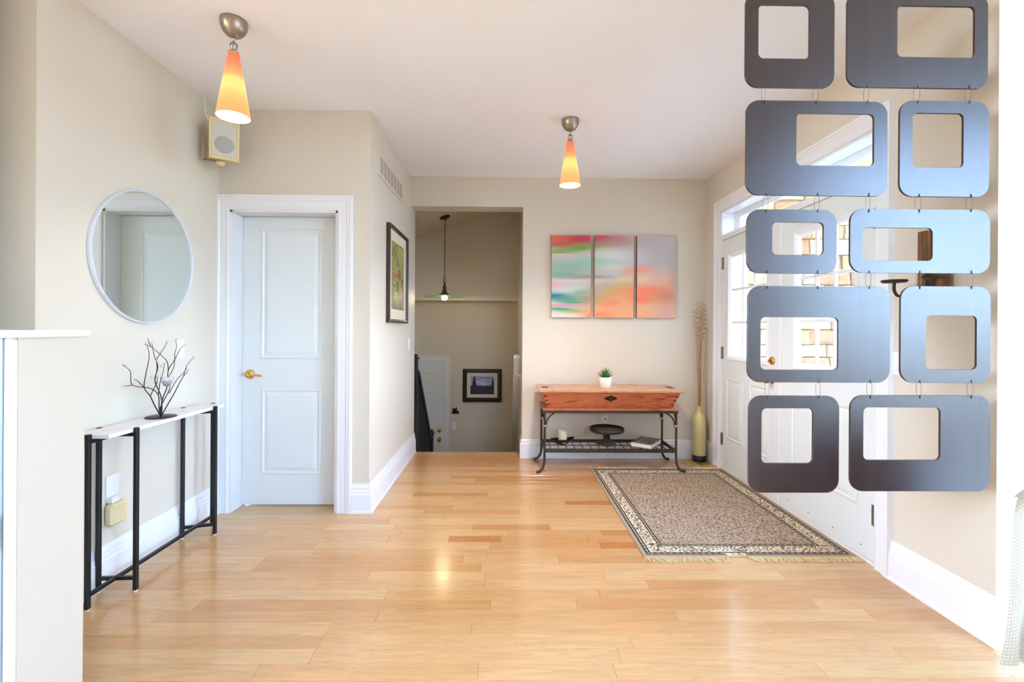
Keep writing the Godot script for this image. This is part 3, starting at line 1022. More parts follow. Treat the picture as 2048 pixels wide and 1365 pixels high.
	st = begin()
	lathe(st, [Vector2(0.3455, 0.012), Vector2(0.346, 0.02), Vector2(0.349, 0.022), Vector2(0.353, 0.02), Vector2(0.3535, 0.001)], 96, tm)
	obj("rim", st, mat(rgb(214, 218, 226), 0.35, 0.5), p)
	st = begin()
	lathe(st, [Vector2(0, 0.013), Vector2(0.346, 0.013)], 96, tm, true)
	obj("glass", st, mat(rgb(226, 234, 232), 0.015, 0.5, 1.0), p)
	st = begin()
	lathe(st, [Vector2(0, 0.0015), Vector2(0.345, 0.0015), Vector2(0.345, 0.012), Vector2(0, 0.012)], 48, tm, true)
	obj("backing", st, M.black, p)
	# loudspeaker in the corner
	var sp := thing("loudspeaker", "cream box loudspeaker on a bracket high in the corner", "loudspeaker", Vector3(-1.775, 2.437, -2.95), atan2(0.56, 0.83))
	st = begin()
	var fr := [Vector3(-0.083, -0.128, 0), Vector3(0.083, -0.128, 0), Vector3(0.083, 0.128, 0), Vector3(-0.083, 0.128, 0)]
	var bk := [Vector3(-0.055, -0.105, -0.12), Vector3(0.055, -0.105, -0.12), Vector3(0.055, 0.105, -0.12), Vector3(-0.055, 0.105, -0.12)]
	for i in 4:
		var k := (i + 1) % 4
		face(st, [fr[i], fr[k], bk[k], bk[i]], Vector3(0, 0, -0.06))
	face(st, bk.duplicate(), Vector3(0, 0, -0.06))
	molding(st, rect(-0.083, 0.083, -0.128, 0.128), true, [Vector2(0, 0), Vector2(0.004, 0.006), Vector2(0.014, 0.006), Vector2(0.016, 0.001)], Transform3D.IDENTITY, true)
	obj("cabinet", st, M.cream, sp)
	st = begin()
	span(st, -0.068, 0.068, -0.113, 0.113, 0.001, 0.005, 0.002)
	obj("grille", st, mat(rgb(206, 200, 184), 0.7), sp)
	st = begin()
	lathe(st, [Vector2(0, 0.0062), Vector2(0.052, 0.0062), Vector2(0.054, 0.005)], 32, Transform3D(Basis(Vector3(1, 0, 0), PI / 2), Vector3(0, -0.035, 0)))
	obj("cone", st, mat(rgb(176, 172, 164), 0.8), sp)
	st = begin()
	lathe(st, [Vector2(0, -0.158), Vector2(0.02, -0.158), Vector2(0.026, -0.15), Vector2(0.026, -0.138), Vector2(0, -0.132)], 20, Transform3D(Basis.IDENTITY, Vector3(-0.02, 0, -0.035)))
	obj("knob", st, M.cream, sp)
	st = begin()
	var arm := [Vector3(-0.02, -0.134, -0.035), Vector3(-0.07, -0.13, -0.055), Vector3(-0.105, -0.125, -0.075)]
	tube(st, arm, 0.007, 6)
	box(st, Vector3(-0.112, -0.02, -0.06), Vector3(0.008, 0.22, 0.03), 0.002, Transform3D(Basis(Vector3(0, 1, 0), -0.6), Vector3(-0.062, 0, -0.085)) if false else Transform3D.IDENTITY)
	obj("bracket", st, mat(rgb(150, 140, 110), 0.5, 0.5, 0.3), sp)
	st = begin()
	tube(st, smooth_path([Vector3(-0.05, 0.10, -0.12), Vector3(-0.09, 0.16, -0.1), Vector3(-0.10, 0.22, -0.09), Vector3(-0.103, 0.29, -0.085)]), 0.0025, 6)
	obj("cable", st, M.plastic, sp)

# ---------------------------------------------------------------- ceiling lamps
func pendants() -> void:
	var shade := paint(8, 256, func(_u: float, v: float) -> Color:
		# v = 0 at the bottom rim
		var stops := [[0.0, Color8(252, 150, 92)], [0.2, Color8(253, 166, 96)], [0.42, Color8(255, 206, 122)], [0.56, Color8(255, 205, 118)], [0.64, Color8(252, 152, 92)], [0.8, Color8(246, 112, 78)], [1.0, Color8(232, 78, 58)]]
		for i in stops.size() - 1:
			if v <= stops[i + 1][0]: return stops[i][1].lerp(stops[i + 1][1], (v - stops[i][0]) / (stops[i + 1][0] - stops[i][0]))
		return stops[-1][1])
	var sh := mat(rgb(200, 90, 50), 0.25, 0.5)
	sh.emission_enabled = true
	sh.emission_texture = shade
	sh.emission = Color.WHITE
	sh.emission_operator = BaseMaterial3D.EMISSION_OP_MULTIPLY
	sh.emission_energy_multiplier = 1.05
	var inner := glow(Color(1.0, 0.96, 0.94), 0.9)
	var labels := ["orange cone pendant lamp near the mirror, hanging before the loudspeaker", "orange cone pendant lamp in the middle of the hall ceiling"]
	var ats := [Vector3(-1.315, CEIL, -2.255), Vector3(0.448, CEIL, -3.268)]
	for i in 2:
		var p := thing("pendant_lamp", labels[i], "pendant lamp", ats[i], 0.0, "orange cone pendants")
		var st := begin()
		lathe(st, [Vector2(0, 0.0), Vector2(0.06, 0.0), Vector2(0.0605, -0.012), Vector2(0.058, -0.03), Vector2(0.05, -0.05), Vector2(0.036, -0.067), Vector2(0.018, -0.077), Vector2(0, -0.079)], 40)
		obj("canopy", st, M.nickel, p)
		st = begin()
		lathe(st, [Vector2(0, -0.078), Vector2(0.006, -0.08), Vector2(0.007, -0.088), Vector2(0.003, -0.093), Vector2(0.003, -0.097), Vector2(0.007, -0.101), Vector2(0.015, -0.108), Vector2(0.0175, -0.118), Vector2(0.015, -0.128), Vector2(0.011, -0.138), Vector2(0.012, -0.146), Vector2(0.024, -0.150), Vector2(0.025, -0.158), Vector2(0, -0.158)], 24)
		obj("stem", st, M.nickel, p)
		st = begin()
		lathe(st, [Vector2(0.0735, -0.462), Vector2(0.0625, -0.3855), Vector2(0.05, -0.308), Vector2(0.037, -0.232), Vector2(0.0245, -0.157)], 40)
		var o := obj("shade", st, sh, p)
		st = begin()
		lathe(st, [Vector2(0.0735, -0.462), Vector2(0.071, -0.460), Vector2(0.022, -0.165), Vector2(0, -0.16)], 40)
		obj("lining", st, inner, o)
		st = begin()
		ball(st, Vector3(0, -0.33, 0), Vector3(0.026, 0.04, 0.026), 16)
		obj("bulb", st, glow(Color(1, 0.95, 0.85), 3.0), o)
		var l := SpotLight3D.new()
		l.name = numbered("pendant_light", self)
		l.position = ats[i] + Vector3(0, -0.47, 0)
		l.rotation.x = -PI / 2
		l.light_energy = [0.4, 2.8][i]
		l.light_color = Color(1.0, 0.93, 0.87)
		l.light_size = 0.06
		l.spot_angle = [58.0, 72.0][i]
		l.spot_angle_attenuation = 1.0
		l.spot_range = 12.0
		l.spot_attenuation = 2.0
		l.shadow_enabled = true
		add_child(l)

# ---------------------------------------------------------------- console and wire tree
func console() -> void:
	var t := thing("console_table", "narrow black metal console with a white marble top under the mirror", "table")
	var mn := noise(3.0, 31, 4)
	var marble := paint(256, 256, func(u: float, v: float) -> Color:
		var k := absf(mn.get_noise_2d(u * 1.2 + v * 0.6, v * 1.2))
		var c := 0.93 - 0.10 * pow(maxf(0.0, 1.0 - k * 9.0), 2.0)
		return Color(c, c, c + 0.01))
	var st := begin()
	span(st, -1.922, -1.758, 0.757, 0.776, -2.94, -2.09, 0.002)
	obj("marble_top", st, textured(marble, Color.WHITE, 0.25), t)
	var legs := [Vector2(-1.748, -2.232), Vector2(-1.915, -2.222), Vector2(-1.748, -2.832), Vector2(-1.906, -2.78), Vector2(-1.838, -2.078), Vector2(-1.838, -2.952)]
	for q in legs:
		st = begin()
		span(st, q.x - 0.009, q.x + 0.009, 0.008, 0.779, q.y - 0.009, q.y + 0.009, 0.0015)
		var lg := obj("leg", st, M.black, t)
		st = begin()
		lathe(st, [Vector2(0, 0), Vector2(0.008, 0), Vector2(0.008, 0.008), Vector2(0, 0.009)], 12, Transform3D(Basis.IDENTITY, Vector3(q.x, 0, q.y)))
		obj("foot", st, M.plastic, lg)
	for y in [0.066, 0.746]:
		st = begin()
		span(st, -1.847, -1.829, y - 0.008, y + 0.008, -2.952, -2.078, 0.001)
		obj("long_stretcher", st, M.black, t)
		for pr in [[0, 1], [2, 3]]:
			var a: Vector2 = legs[pr[0]]
			var b: Vector2 = legs[pr[1]]
			st = begin()
			var v := Vector3(b.x - a.x, 0, b.y - a.y)
			box(st, Vector3(v.length() / 2, 0, 0), Vector3(v.length(), 0.016, 0.016), 0.001, Transform3D(Basis(Vector3(0, 1, 0), atan2(-v.z, v.x)), Vector3(a.x, y, a.y)))
			obj("cross_bar", st, M.black, t)
	# wire tree
	var tree := thing("wire_tree", "dark wire branch candle holder with glass buds on the marble console", "candle holder", Vector3(-1.83, 0.776, -2.50))
	var wire := mat(rgb(44, 42, 50), 0.45, 0.5, 0.5)
	st = begin()
	lathe(st, [Vector2(0, 0), Vector2(0.07, 0), Vector2(0.072, 0.003), Vector2(0.066, 0.006), Vector2(0, 0.007)], 32)
	obj("base", st, wire, tree)
	# branches: offsets along the wall (z, towards the camera at negative picture x), height, offset from the wall
	var br := [
		[[0.0, 0.004, 0], [0.03, 0.05, 0.01], [0.02, 0.12, 0.0], [0.06, 0.16, -0.01], [0.16, 0.19, -0.02], [0.175, 0.26, -0.02], [0.222, 0.295, -0.02]],
		[[0.0, 0.004, 0], [0.025, 0.06, -0.01], [0.06, 0.12, -0.01], [0.10, 0.17, -0.01], [0.105, 0.24, 0.0], [0.10, 0.33, 0.01], [0.115, 0.385, 0.01]],
		[[0.0, 0.004, 0], [0.01, 0.06, 0.01], [0.02, 0.12, 0.01], [0.045, 0.2, 0.0], [0.04, 0.27, 0.01], [0.05, 0.33, 0.0], [0.065, 0.39, 0.0]],
		[[0.0, 0.004, 0], [0.005, 0.05, 0.0], [-0.03, 0.12, 0.01], [-0.04, 0.16, 0.015], [-0.02, 0.2, 0.015]],
		[[0.0, 0.004, 0], [-0.05, 0.06, 0.0], [-0.085, 0.12, 0.01], [-0.12, 0.165, 0.01], [-0.17, 0.2, 0.0], [-0.20, 0.26, 0.0], [-0.235, 0.30, 0.01]],
		[[0.0, 0.004, 0], [-0.04, 0.08, -0.02], [-0.08, 0.16, -0.02], [-0.085, 0.24, -0.02], [-0.12, 0.3, -0.01], [-0.155, 0.35, -0.01], [-0.19, 0.375, -0.01]],
		[[-0.085, 0.24, -0.02], [-0.075, 0.29, -0.02], [-0.02, 0.335, -0.02], [0.04, 0.375, -0.02], [0.085, 0.39, -0.02]],
		[[0.045, 0.2, 0.0], [0.03, 0.26, 0.0], [0.015, 0.31, -0.01], [-0.03, 0.36, -0.01], [-0.055, 0.395, -0.01]],
		[[-0.085, 0.2, -0.02], [-0.13, 0.26, -0.02], [-0.135, 0.33, -0.02], [-0.15, 0.37, -0.02], [-0.14, 0.405, -0.02]],
		[[0.04, 0.373, -0.02], [0.055, 0.40, -0.02], [0.065, 0.42, -0.02]],
		[[0.10, 0.17, -0.01], [0.14, 0.205, -0.01], [0.165, 0.22, -0.01]],
		[[0.06, 0.12, -0.01], [0.065, 0.19, 0.02], [0.06, 0.225, 0.02]],
		[[0.16, 0.19, -0.02], [0.19, 0.19, -0.02], [0.21, 0.192, -0.02]],
		[[-0.04, 0.12, 0.01], [-0.085, 0.19, 0.02], [-0.14, 0.225, 0.02], [-0.165, 0.25, 0.02]],
		[[-0.17, 0.2, 0.0], [-0.2, 0.22, 0.0], [-0.215, 0.235, 0.0]],
		[[0.02, 0.12, 0.0], [0.04, 0.19, 0.02], [0.02, 0.24, 0.02], [0.01, 0.29, 0.02]]]
	for b in br:
		var pts := []
		var rad := []
		for q in b: pts.append(Vector3(q[2] * 1.2, q[1], q[0] * 1.0))
		pts = smooth_path(pts, 5)
		var thick := 0.0034 if b[0][1] < 0.01 else 0.0022
		for i in pts.size(): rad.append(lerpf(thick, 0.0013, float(i) / (pts.size() - 1)))
		st = begin()
		tube(st, pts, rad, 6)
		obj("branch", st, wire, tree)
	var budm := mat(Color(0.86, 0.84, 0.78, 0.75), 0.3, 0.5)
	budm.transparency = BaseMaterial3D.TRANSPARENCY_ALPHA
	for q in [[0.118, 0.398, 0.01], [0.067, 0.395, 0.0], [0.06, 0.305, 0.02], [0.026, 0.275, 0.015], [-0.06, 0.402, -0.01], [-0.2, 0.38, -0.01], [-0.24, 0.304, 0.01], [-0.15, 0.41, -0.02], [0.2, 0.29, -0.02], [0.1, 0.225, 0.02], [0.06, 0.19, 0.02], [0.215, 0.192, -0.02]]:
		st = begin()
		ball(st, Vector3(q[2] * 1.2, q[1], q[0]), Vector3(0.0055, 0.009, 0.0055), 10)
		obj("bud", st, budm, tree)
	# the little cup with dark wax that the branches hold
	var cup := thing("tealight_cup", "small clear cup of dark wax held in the wire branches", "candle", Vector3(-1.812, 0.956, -2.518))
	var clear := mat(Color(0.9, 0.93, 0.93, 0.3), 0.05, 0.6)
	clear.transparency = BaseMaterial3D.TRANSPARENCY_ALPHA
	st = begin()
	lathe(st, [Vector2(0, -0.022), Vector2(0.012, -0.02), Vector2(0.02, -0.01), Vector2(0.027, 0.008), Vector2(0.034, 0.03), Vector2(0.033, 0.03), Vector2(0.026, 0.009), Vector2(0.018, -0.009), Vector2(0, -0.019)], 24)
	obj("glass", st, clear, cup)
	st = begin()
	lathe(st, [Vector2(0, -0.0185), Vector2(0.011, -0.0165), Vector2(0.018, -0.0085), Vector2(0.0255, 0.0085), Vector2(0, 0.0087)], 24)
	obj("wax", st, mat(rgb(58, 26, 20), 0.4), cup)

# ---------------------------------------------------------------- chest on its iron stand and what stands there
func bench() -> void:
	var gn := noise(0.02, 41, 3)
	var kn := noise(0.012, 47, 2)
	var wood := paint(768, 256, func(u: float, v: float) -> Color:
		var x := u * 768.0
		var y := v * 256.0
		var w := gn.get_noise_2d(x * 0.1, y * 0.8)
		var r := 0.5 + 0.5 * sin(y * 0.28 + w * 14.0)
		var k := 0.93 + 0.07 * gn.get_noise_2d(x * 0.35, y * 4.0) - 0.10 * pow(r, 4.0)
		var dark := smoothstep(0.32, 0.6, kn.get_noise_2d(x * 0.35, y * 2.2 + 60.0))
		var c := Color(k, k - 0.01, k - 0.04)
		return c.lerp(Color(0.5, 0.32, 0.28), dark * 0.4))
	var red := textured(wood, rgb(224, 124, 82), 0.35, 0.5)
	red.uv1_scale = Vector3(0.9, 2.2, 1)
	var top := textured(wood, rgb(214, 150, 106), 0.2, 0.6)
	top.uv1_scale = Vector3(0.8, 2.0, 1)
	var iron: StandardMaterial3D = M.iron
	# stand
	var s := thing("iron_stand", "dark iron stand with a wooden shelf top and a lattice shelf, against the back wall", "stand")
	var X0 := 0.335
	var X1 := 1.522
	var Z0 := -4.455
	var Z1 := -4.06
	var st := begin()
	span(st, X0 - 0.004, X1 + 0.004, 0.542, 0.562, Z0, Z1, 0.003, Vector2(0.3, 0.2))
	obj("wooden_top", st, red, s)
	st = begin()
	span(st, X0, X1, 0.518, 0.5415, Z1 - 0.022, Z1 - 0.002, 0.001)
	span(st, X0, X1, 0.518, 0.5415, Z0 + 0.002, Z0 + 0.022, 0.001)
	span(st, X0, X0 + 0.02, 0.518, 0.5415, Z0 + 0.02, Z1 - 0.02)
	span(st, X1 - 0.02, X1, 0.518, 0.5415, Z0 + 0.02, Z1 - 0.02)
	obj("apron", st, iron, s)
	for sx in [0, 1]:
		for sz in [0, 1]:
			var x := X0 + 0.014 if sx == 0 else X1 - 0.014
			var z := Z0 + 0.013 if sz == 0 else Z1 - 0.013
			var o := -1.0 if sx == 0 else 1.0
			var f := 0.03 if sz == 1 else -0.012
			var fy := 0.0125 if sx == 1 and sz == 1 else 0.004 # the near right foot stands on the rug
			st = begin()
			tube(st, smooth_path([Vector3(x, 0.519, z), Vector3(x, 0.35, z), Vector3(x, 0.13, z), Vector3(x + o * 0.006, 0.07, z + f * 0.2), Vector3(x + o * 0.025, 0.03, z + f * 0.6), Vector3(x + o * 0.05, 0.009 + fy, z + f), Vector3(x + o * 0.072, 0.0068 + fy, z + f * 1.3)]), 0.0095 if false else 0.0105, 8)
			var lg := obj("leg", st, iron, s)
			st = begin()
			lathe(st, [Vector2(0.0, -0.011), Vector2(0.0165, -0.010), Vector2(0.018, 0), Vector2(0.0165, 0.010), Vector2(0, 0.011)], 16, Transform3D(Basis.IDENTITY, Vector3(x - o * 0.005, 0.405, z)))
			obj("collar", st, mat(rgb(196, 140, 100), 0.35, 0.5, 0.8), lg)
			st = begin()
			tube(st, smooth_path([Vector3(x - o * 0.012, 0.41, z), Vector3(x - o * 0.02, 0.45, z), Vector3(x - o * 0.045, 0.49, z), Vector3(x - o * 0.09, 0.522, z)]), 0.007, 8)
			obj("curved_brace", st, iron, s)
			st = begin()
			var dz := 0.055 if sz == 0 else -0.055
			tube(st, smooth_path([Vector3(x, 0.41, z + dz * 0.15), Vector3(x, 0.45, z + dz * 0.25), Vector3(x, 0.49, z + dz * 0.6), Vector3(x, 0.52, z + dz * 1.2)]), 0.006, 8)
			obj("curved_brace", st, iron, s)
	# lattice shelf
	var yb := 0.172
	st = begin()
	span(st, X0 + 0.012, X1 - 0.012, yb, yb + 0.028, Z1 - 0.02, Z1 - 0.006, 0.001)
	obj("shelf_rail", st, iron, s)
	st = begin()
	span(st, X0 + 0.012, X1 - 0.012, yb, yb + 0.028, Z0 + 0.006, Z0 + 0.02, 0.001)
	obj("shelf_rail", st, iron, s)
	for x in [X0 + 0.012, X1 - 0.026]:
		st = begin()
		span(st, x, x + 0.014, yb, yb + 0.028, Z0 + 0.02, Z1 - 0.02, 0.001)
		obj("shelf_rail", st, iron, s)
	for i in 15:
		var x := lerpf(X0 + 0.075, X1 - 0.075, i / 14.0)
		st = begin()
		tube(st, [Vector3(x, yb + 0.012, Z0 + 0.018), Vector3(x, yb + 0.012, Z1 - 0.018)], 0.004, 6)
		obj("lattice_bar", st, iron, s)
	for k in [0.36, 0.7]:
		st = begin()
		tube(st, [Vector3(X0 + 0.02, yb + 0.004, lerpf(Z0, Z1, k)), Vector3(X1 - 0.02, yb + 0.004, lerpf(Z0, Z1, k))], 0.004, 6)
		obj("lattice_bar", st, iron, s)
	# dough box
	var d := thing("wooden_chest", "orange-red slope-sided wooden chest with a flat lid on the iron stand", "chest")
	st = begin()
	var b0 := [Vector3(0.372, 0.5625, -4.075), Vector3(1.470, 0.5625, -4.075), Vector3(1.470, 0.5625, -4.41), Vector3(0.372, 0.5625, -4.41)]
	var b1 := [Vector3(0.322, 0.709, -4.005), Vector3(1.522, 0.709, -4.005), Vector3(1.522, 0.709, -4.44), Vector3(0.322, 0.709, -4.44)]
	var mid := Vector3(0.92, 0.63, -4.22)
	for i in 4:
		var k := (i + 1) % 4
		face(st, [b0[i], b0[k], b1[k], b1[i]], mid, Vector2(0.2, 0.31))
	face(st, b0.duplicate(), mid)
	face(st, b1.duplicate(), mid)
	obj("body", st, red, d)
	st = begin()
	span(st, 0.418, 1.436, 0.709, 0.728, -4.455, -3.985, 0.003, Vector2(0.1, 0.7))
	obj("lid_board", st, top, d)
	for e in [[0.298, 0.417], [1.437, 1.556]]:
		st = begin()
		span(st, e[0], e[1], 0.709, 0.728, -4.455, -3.985, 0.003, Vector2(0.5, 0.1))
		obj("lid_end", st, top, d)
		st = begin()
		var x: float = (e[0] + e[1]) / 2
		span(st, x - 0.032, x + 0.032, 0.7275, 0.7288, -4.27, -4.16)
		obj("inlay", st, mat(rgb(50, 42, 36), 0.5), d)
	# dark dovetail pins at the ends of the front
	var pin := mat(rgb(112, 34, 22), 0.5)
	for sx in [-1, 1]:
		for k in 3:
			var fy := 0.22 + k * 0.26
			var yy := lerpf(0.5625, 0.709, fy)
			var xx: float = 0.921 + sx * lerpf(0.549, 0.600, fy)
			var zz := lerpf(-4.075, -4.005, fy)
			st = begin()
			box(st, Vector3(-sx * 0.014, 0, 0), Vector3(0.026, 0.015, 0.004), 0.001, Transform3D(Basis(Vector3(1, 0, 0), 0.446), Vector3(xx, yy, zz)))
			obj("dovetail", st, pin, d)
	# keyhole plate
	var tl := Transform3D(Basis(Vector3(1, 0, 0), 0.446), Vector3(0.918, 0.655, -4.031))
	st = begin()
	var lobes := []
	for i in 96:
		var a := TAU * i / 96
		var dir := Vector2(cos(a), sin(a))
		var r := 0.022
		for q in [[0.032, 0.0, 0.016], [-0.032, 0.0, 0.016], [0.0, 0.019, 0.012], [0.0, -0.019, 0.012], [0.046, 0.0, 0.008], [-0.046, 0.0, 0.008], [0.018, 0.014, 0.008], [-0.018, 0.014, 0.008], [0.018, -0.014, 0.008], [-0.018, -0.014, 0.008]]:
			var c := Vector2(q[0], q[1])
			var b := dir.dot(c)
			var disc: float = b * b - c.length_squared() + q[2] * q[2]
			if disc > 0.0: r = maxf(r, b + sqrt(disc))
		lobes.append(dir * r)
	extrude(st, lobes, 0.003, tl)
	var ep := obj("keyhole_plate", st, mat(rgb(52, 40, 32), 0.5, 0.4, 0.4), d)
	st = begin()
	extrude(st, [Vector2(-0.002, -0.009), Vector2(0.002, -0.009), Vector2(0.0015, 0), Vector2(0.0035, 0.004), Vector2(0, 0.009), Vector2(-0.0035, 0.004), Vector2(-0.0015, 0)], 0.0038, tl)
	obj("keyhole", st, mat(rgb(190, 160, 130), 0.6), ep)
	# potted succulent
	var p := thing("potted_plant", "small spiky green plant in a white pot on the wooden chest", "plant", Vector3(0.908, 0.728, -4.21))
	st = begin()
	lathe(st, [Vector2(0, 0), Vector2(0.05, 0), Vector2(0.052, 0.004), Vector2(0.052, 0.012), Vector2(0.0535, 0.014), Vector2(0.0565, 0.018), Vector2(0.0575, 0.09), Vector2(0.0565, 0.094), Vector2(0.053, 0.094), Vector2(0.051, 0.082), Vector2(0, 0.08)], 36)
	obj("pot", st, mat(rgb(236, 232, 222), 0.45), p)
	st = begin()
	lathe(st, [Vector2(0.0515, 0.083), Vector2(0.03, 0.088), Vector2(0, 0.09)], 20)
	obj("soil", st, mat(rgb(70, 60, 42), 0.95), p)
	var greens := [mat(rgb(58, 118, 62), 0.45), mat(rgb(80, 140, 78), 0.45), mat(rgb(44, 96, 56), 0.45)]
	for i in 42:
		var a := i * 2.4 + rng.randf() * 0.4
		var k := i / 41.0
		var tilt := lerpf(0.12, 1.05, k) + rng.randf_range(-0.08, 0.08)
		var L := lerpf(0.10, 0.075, k) * rng.randf_range(0.88, 1.1)
		var bs := Basis(Vector3(0, 1, 0), a) * Basis(Vector3(0, 0, 1), -tilt)
		var o := Vector3(0, 0.085, 0) + Basis(Vector3(0, 1, 0), a) * Vector3(0.016 * k + 0.004, 0, 0)
		st = begin()
		st.set_smooth_group(0)
		var w := 0.0052
		var secs := [[0.0, w * 0.8, 0.0], [0.35, w, 0.001], [0.7, w * 0.7, 0.004], [1.0, 0.0003, 0.011]]
		for j in 3:
			var q0: Array = secs[j]
			var q1: Array = secs[j + 1]
			var A := [o + bs * Vector3(q0[2], q0[0] * L, -q0[1]), o + bs * Vector3(q0[2] + q0[1] * 0.6, q0[0] * L, 0), o + bs * Vector3(q0[2], q0[0] * L, q0[1]), o + bs * Vector3(q0[2] - q0[1] * 0.25, q0[0] * L, 0)]
			var B := [o + bs * Vector3(q1[2], q1[0] * L, -q1[1]), o + bs * Vector3(q1[2] + q1[1] * 0.6, q1[0] * L, 0), o + bs * Vector3(q1[2], q1[0] * L, q1[1]), o + bs * Vector3(q1[2] - q1[1] * 0.25, q1[0] * L, 0)]
			for m in 4: quad(st, A[m], A[(m + 1) % 4], B[(m + 1) % 4], B[m])
		obj("leaf", st, greens[i % 3], p)
	# cake stand
	var darkwood := mat(rgb(44, 36, 32), 0.45, 0.5)
	p = thing("cake_stand", "dark round pedestal tray on twisted stems on the lattice shelf", "cake stand", Vector3(0.934, 0.2005, -4.25))
	st = begin()
	lathe(st, [Vector2(0, 0.120), Vector2(0.145, 0.120), Vector2(0.154, 0.125), Vector2(0.157, 0.153), Vector2(0.150, 0.155), Vector2(0.146, 0.140), Vector2(0, 0.138)], 48)
	var tray := obj("tray", st, darkwood, p)
	st = begin()
	lathe(st, [Vector2(0, 0.1388), Vector2(0.143, 0.1408), Vector2(0.143, 0.1398)], 40)
	obj("tray_bed", st, mat(rgb(132, 112, 96), 0.3), tray)
	for k in 3:
		var a := TAU * k / 3 + 0.5
		st = begin()
		var pts := []
		for j in 7:
			var f := j / 6.0
			var rr := lerpf(0.02, 0.048, f * f)
			var an := a + f * 1.1
			pts.append(Vector3(cos(an) * rr, lerpf(0.058, 0.124, f), sin(an) * rr))
		tube(st, pts, 0.0095, 8)
		obj("stem", st, darkwood, p)
	st = begin()
	lathe(st, [Vector2(0, 0), Vector2(0.084, 0), Vector2(0.088, 0.006), Vector2(0.086, 0.02), Vector2(0.06, 0.03), Vector2(0.048, 0.034), Vector2(0.038, 0.046), Vector2(0.03, 0.062), Vector2(0, 0.066)], 36)
	obj("base", st, mat(rgb(66, 60, 54), 0.55), p)
	# boat-shaped dish, candle, pebbles
	var dish := thing("boat_dish", "black boat-shaped dish under the candle on the lattice shelf", "dish", Vector3(0.525, 0.1995, -4.23), 0.25)
	st = begin()
	st.set_smooth_group(0)
	var N := 20
	var P := func(i: int, j: int, inner: bool) -> Vector3:
		var u := -1.0 + 2.0 * i / N
		var v := -1.0 + 2.0 * j / 10.0
		var half := 0.052 * pow(maxf(0.0, 1.0 - u * u), 0.6)
		var y := 0.014 + 0.036 * absf(v) * absf(v) * (1.0 - u * u) + 0.05 * pow(absf(u), 2.2) + (0.006 if inner else 0.0)
		if not inner: y -= 0.014 * (1.0 - v * v) * (1.0 - u * u)
		return Vector3(u * 0.115, y, v * half * (0.95 if inner else 1.0))
	for inner in [true, false]:
		for i in N:
			for j in 10:
				quad(st, P.call(i, j, inner), P.call(i + 1, j, inner), P.call(i + 1, j + 1, inner), P.call(i, j + 1, inner))
	for j in [0, 10]:
		for i in N: quad(st, P.call(i, j, true), P.call(i + 1, j, true), P.call(i + 1, j, false), P.call(i, j, false))
	tag(obj("bowl", st, mat(rgb(30, 24, 24), 0.35), dish), "", "")
	var can := thing("pillar_candle", "thick cream pillar candle with a hollowed top in the black dish", "candle", Vector3(0.527, 0.2205, -4.23))
	st = begin()
	st.set_smooth_group(0)
	var ring := func(r: float, y: float, k: int, slope: float) -> Vector3:
		var a := TAU * k / 32
		return Vector3(cos(a) * r, y - slope * (cos(a) * 0.6 + sin(a) * 0.5) + 0.004 * sin(3 * a) * slope * 20, sin(a) * r)
	var rings := [[0.0, 0.0, 0.0], [0.0375, 0.0, 0.0], [0.039, 0.004, 0.0], [0.0385, 0.09, 0.0], [0.037, 0.116, 0.010], [0.032, 0.119, 0.010], [0.026, 0.106, 0.006], [0.0, 0.096, 0.0]]
	for i in rings.size() - 1:
		for k in 32:
			quad(st, ring.call(rings[i][0], rings[i][1], k, rings[i][2]), ring.call(rings[i][0], rings[i][1], k + 1, rings[i][2]), ring.call(rings[i + 1][0], rings[i + 1][1], k + 1, rings[i + 1][2]), ring.call(rings[i + 1][0], rings[i + 1][1], k, rings[i + 1][2]))
	var wax := mat(rgb(236, 226, 198), 0.5)
	wax.subsurf_scatter_enabled = true
	wax.subsurf_scatter_strength = 0.2
	obj("wax", st, wax, can)
	st = begin()
	tube(st, [Vector3(0, 0.094, 0), Vector3(0.001, 0.106, 0)], 0.0012, 5)
	obj("wick", st, M.black, can)
	for q in [[0.592, 0.234, -4.225, 0.010, "left"], [0.606, 0.239, -4.24, 0.009, "a"], [0.459, 0.2365, -4.222, 0.009, "b"], [0.578, 0.232, -4.248, 0.008, "c"], [0.472, 0.233, -4.238, 0.008, "d"]]:
		st = begin()
		ball(st, Vector3(q[0], q[1], q[2]), Vector3(q[3], q[3] * 0.7, q[3] * 0.85), 10)
		tag(obj("pebble", st, mat(rgb(176, 150, 130), 0.6)), "small tan pebble beside the candle in the black dish", "pebble", "pebbles in the black dish")
	# book
	var bk := thing("book", "thick hardback with a dark printed cover lying askew on the lattice shelf", "book", Vector3(1.293, 0.2005, -4.232), 0.93)
	var cn := noise(8.0, 61, 2)
	var cover := paint(256, 192, func(u: float, v: float) -> Color:
		var c := Color8(92, 82, 72).lerp(Color8(60, 54, 50), 0.5 + 0.5 * cn.get_noise_2d(u * 1.0, v * 1.0))
		if v > 0.16 and v < 0.40 and cn.get_noise_2d(u * 3.2 + 5.0, v * 0.8) > 0.06: c = Color8(176, 168, 154)
		if v > 0.5 and v < 0.62 and cn.get_noise_2d(u * 4.2, v * 1.4 + 20.0) > 0.15: c = Color8(150, 140, 128)
		if Vector2((u - 0.72) * 1.2, v - 0.82).length() < 0.11: c = c.lerp(Color8(190, 110, 104), 0.8)
		if v > 0.9 and u > 0.35 and u < 0.8: c = c.lerp(Color8(200, 186, 170), 0.4)
		return c)
	st = begin()
	quad(st, Vector3(-0.133, 0.042, 0.094), Vector3(-0.133, 0.042, -0.094), Vector3(0.133, 0.042, -0.094), Vector3(0.133, 0.042, 0.094), [Vector2(0, 1), Vector2(0, 0), Vector2(1, 0), Vector2(1, 1)])
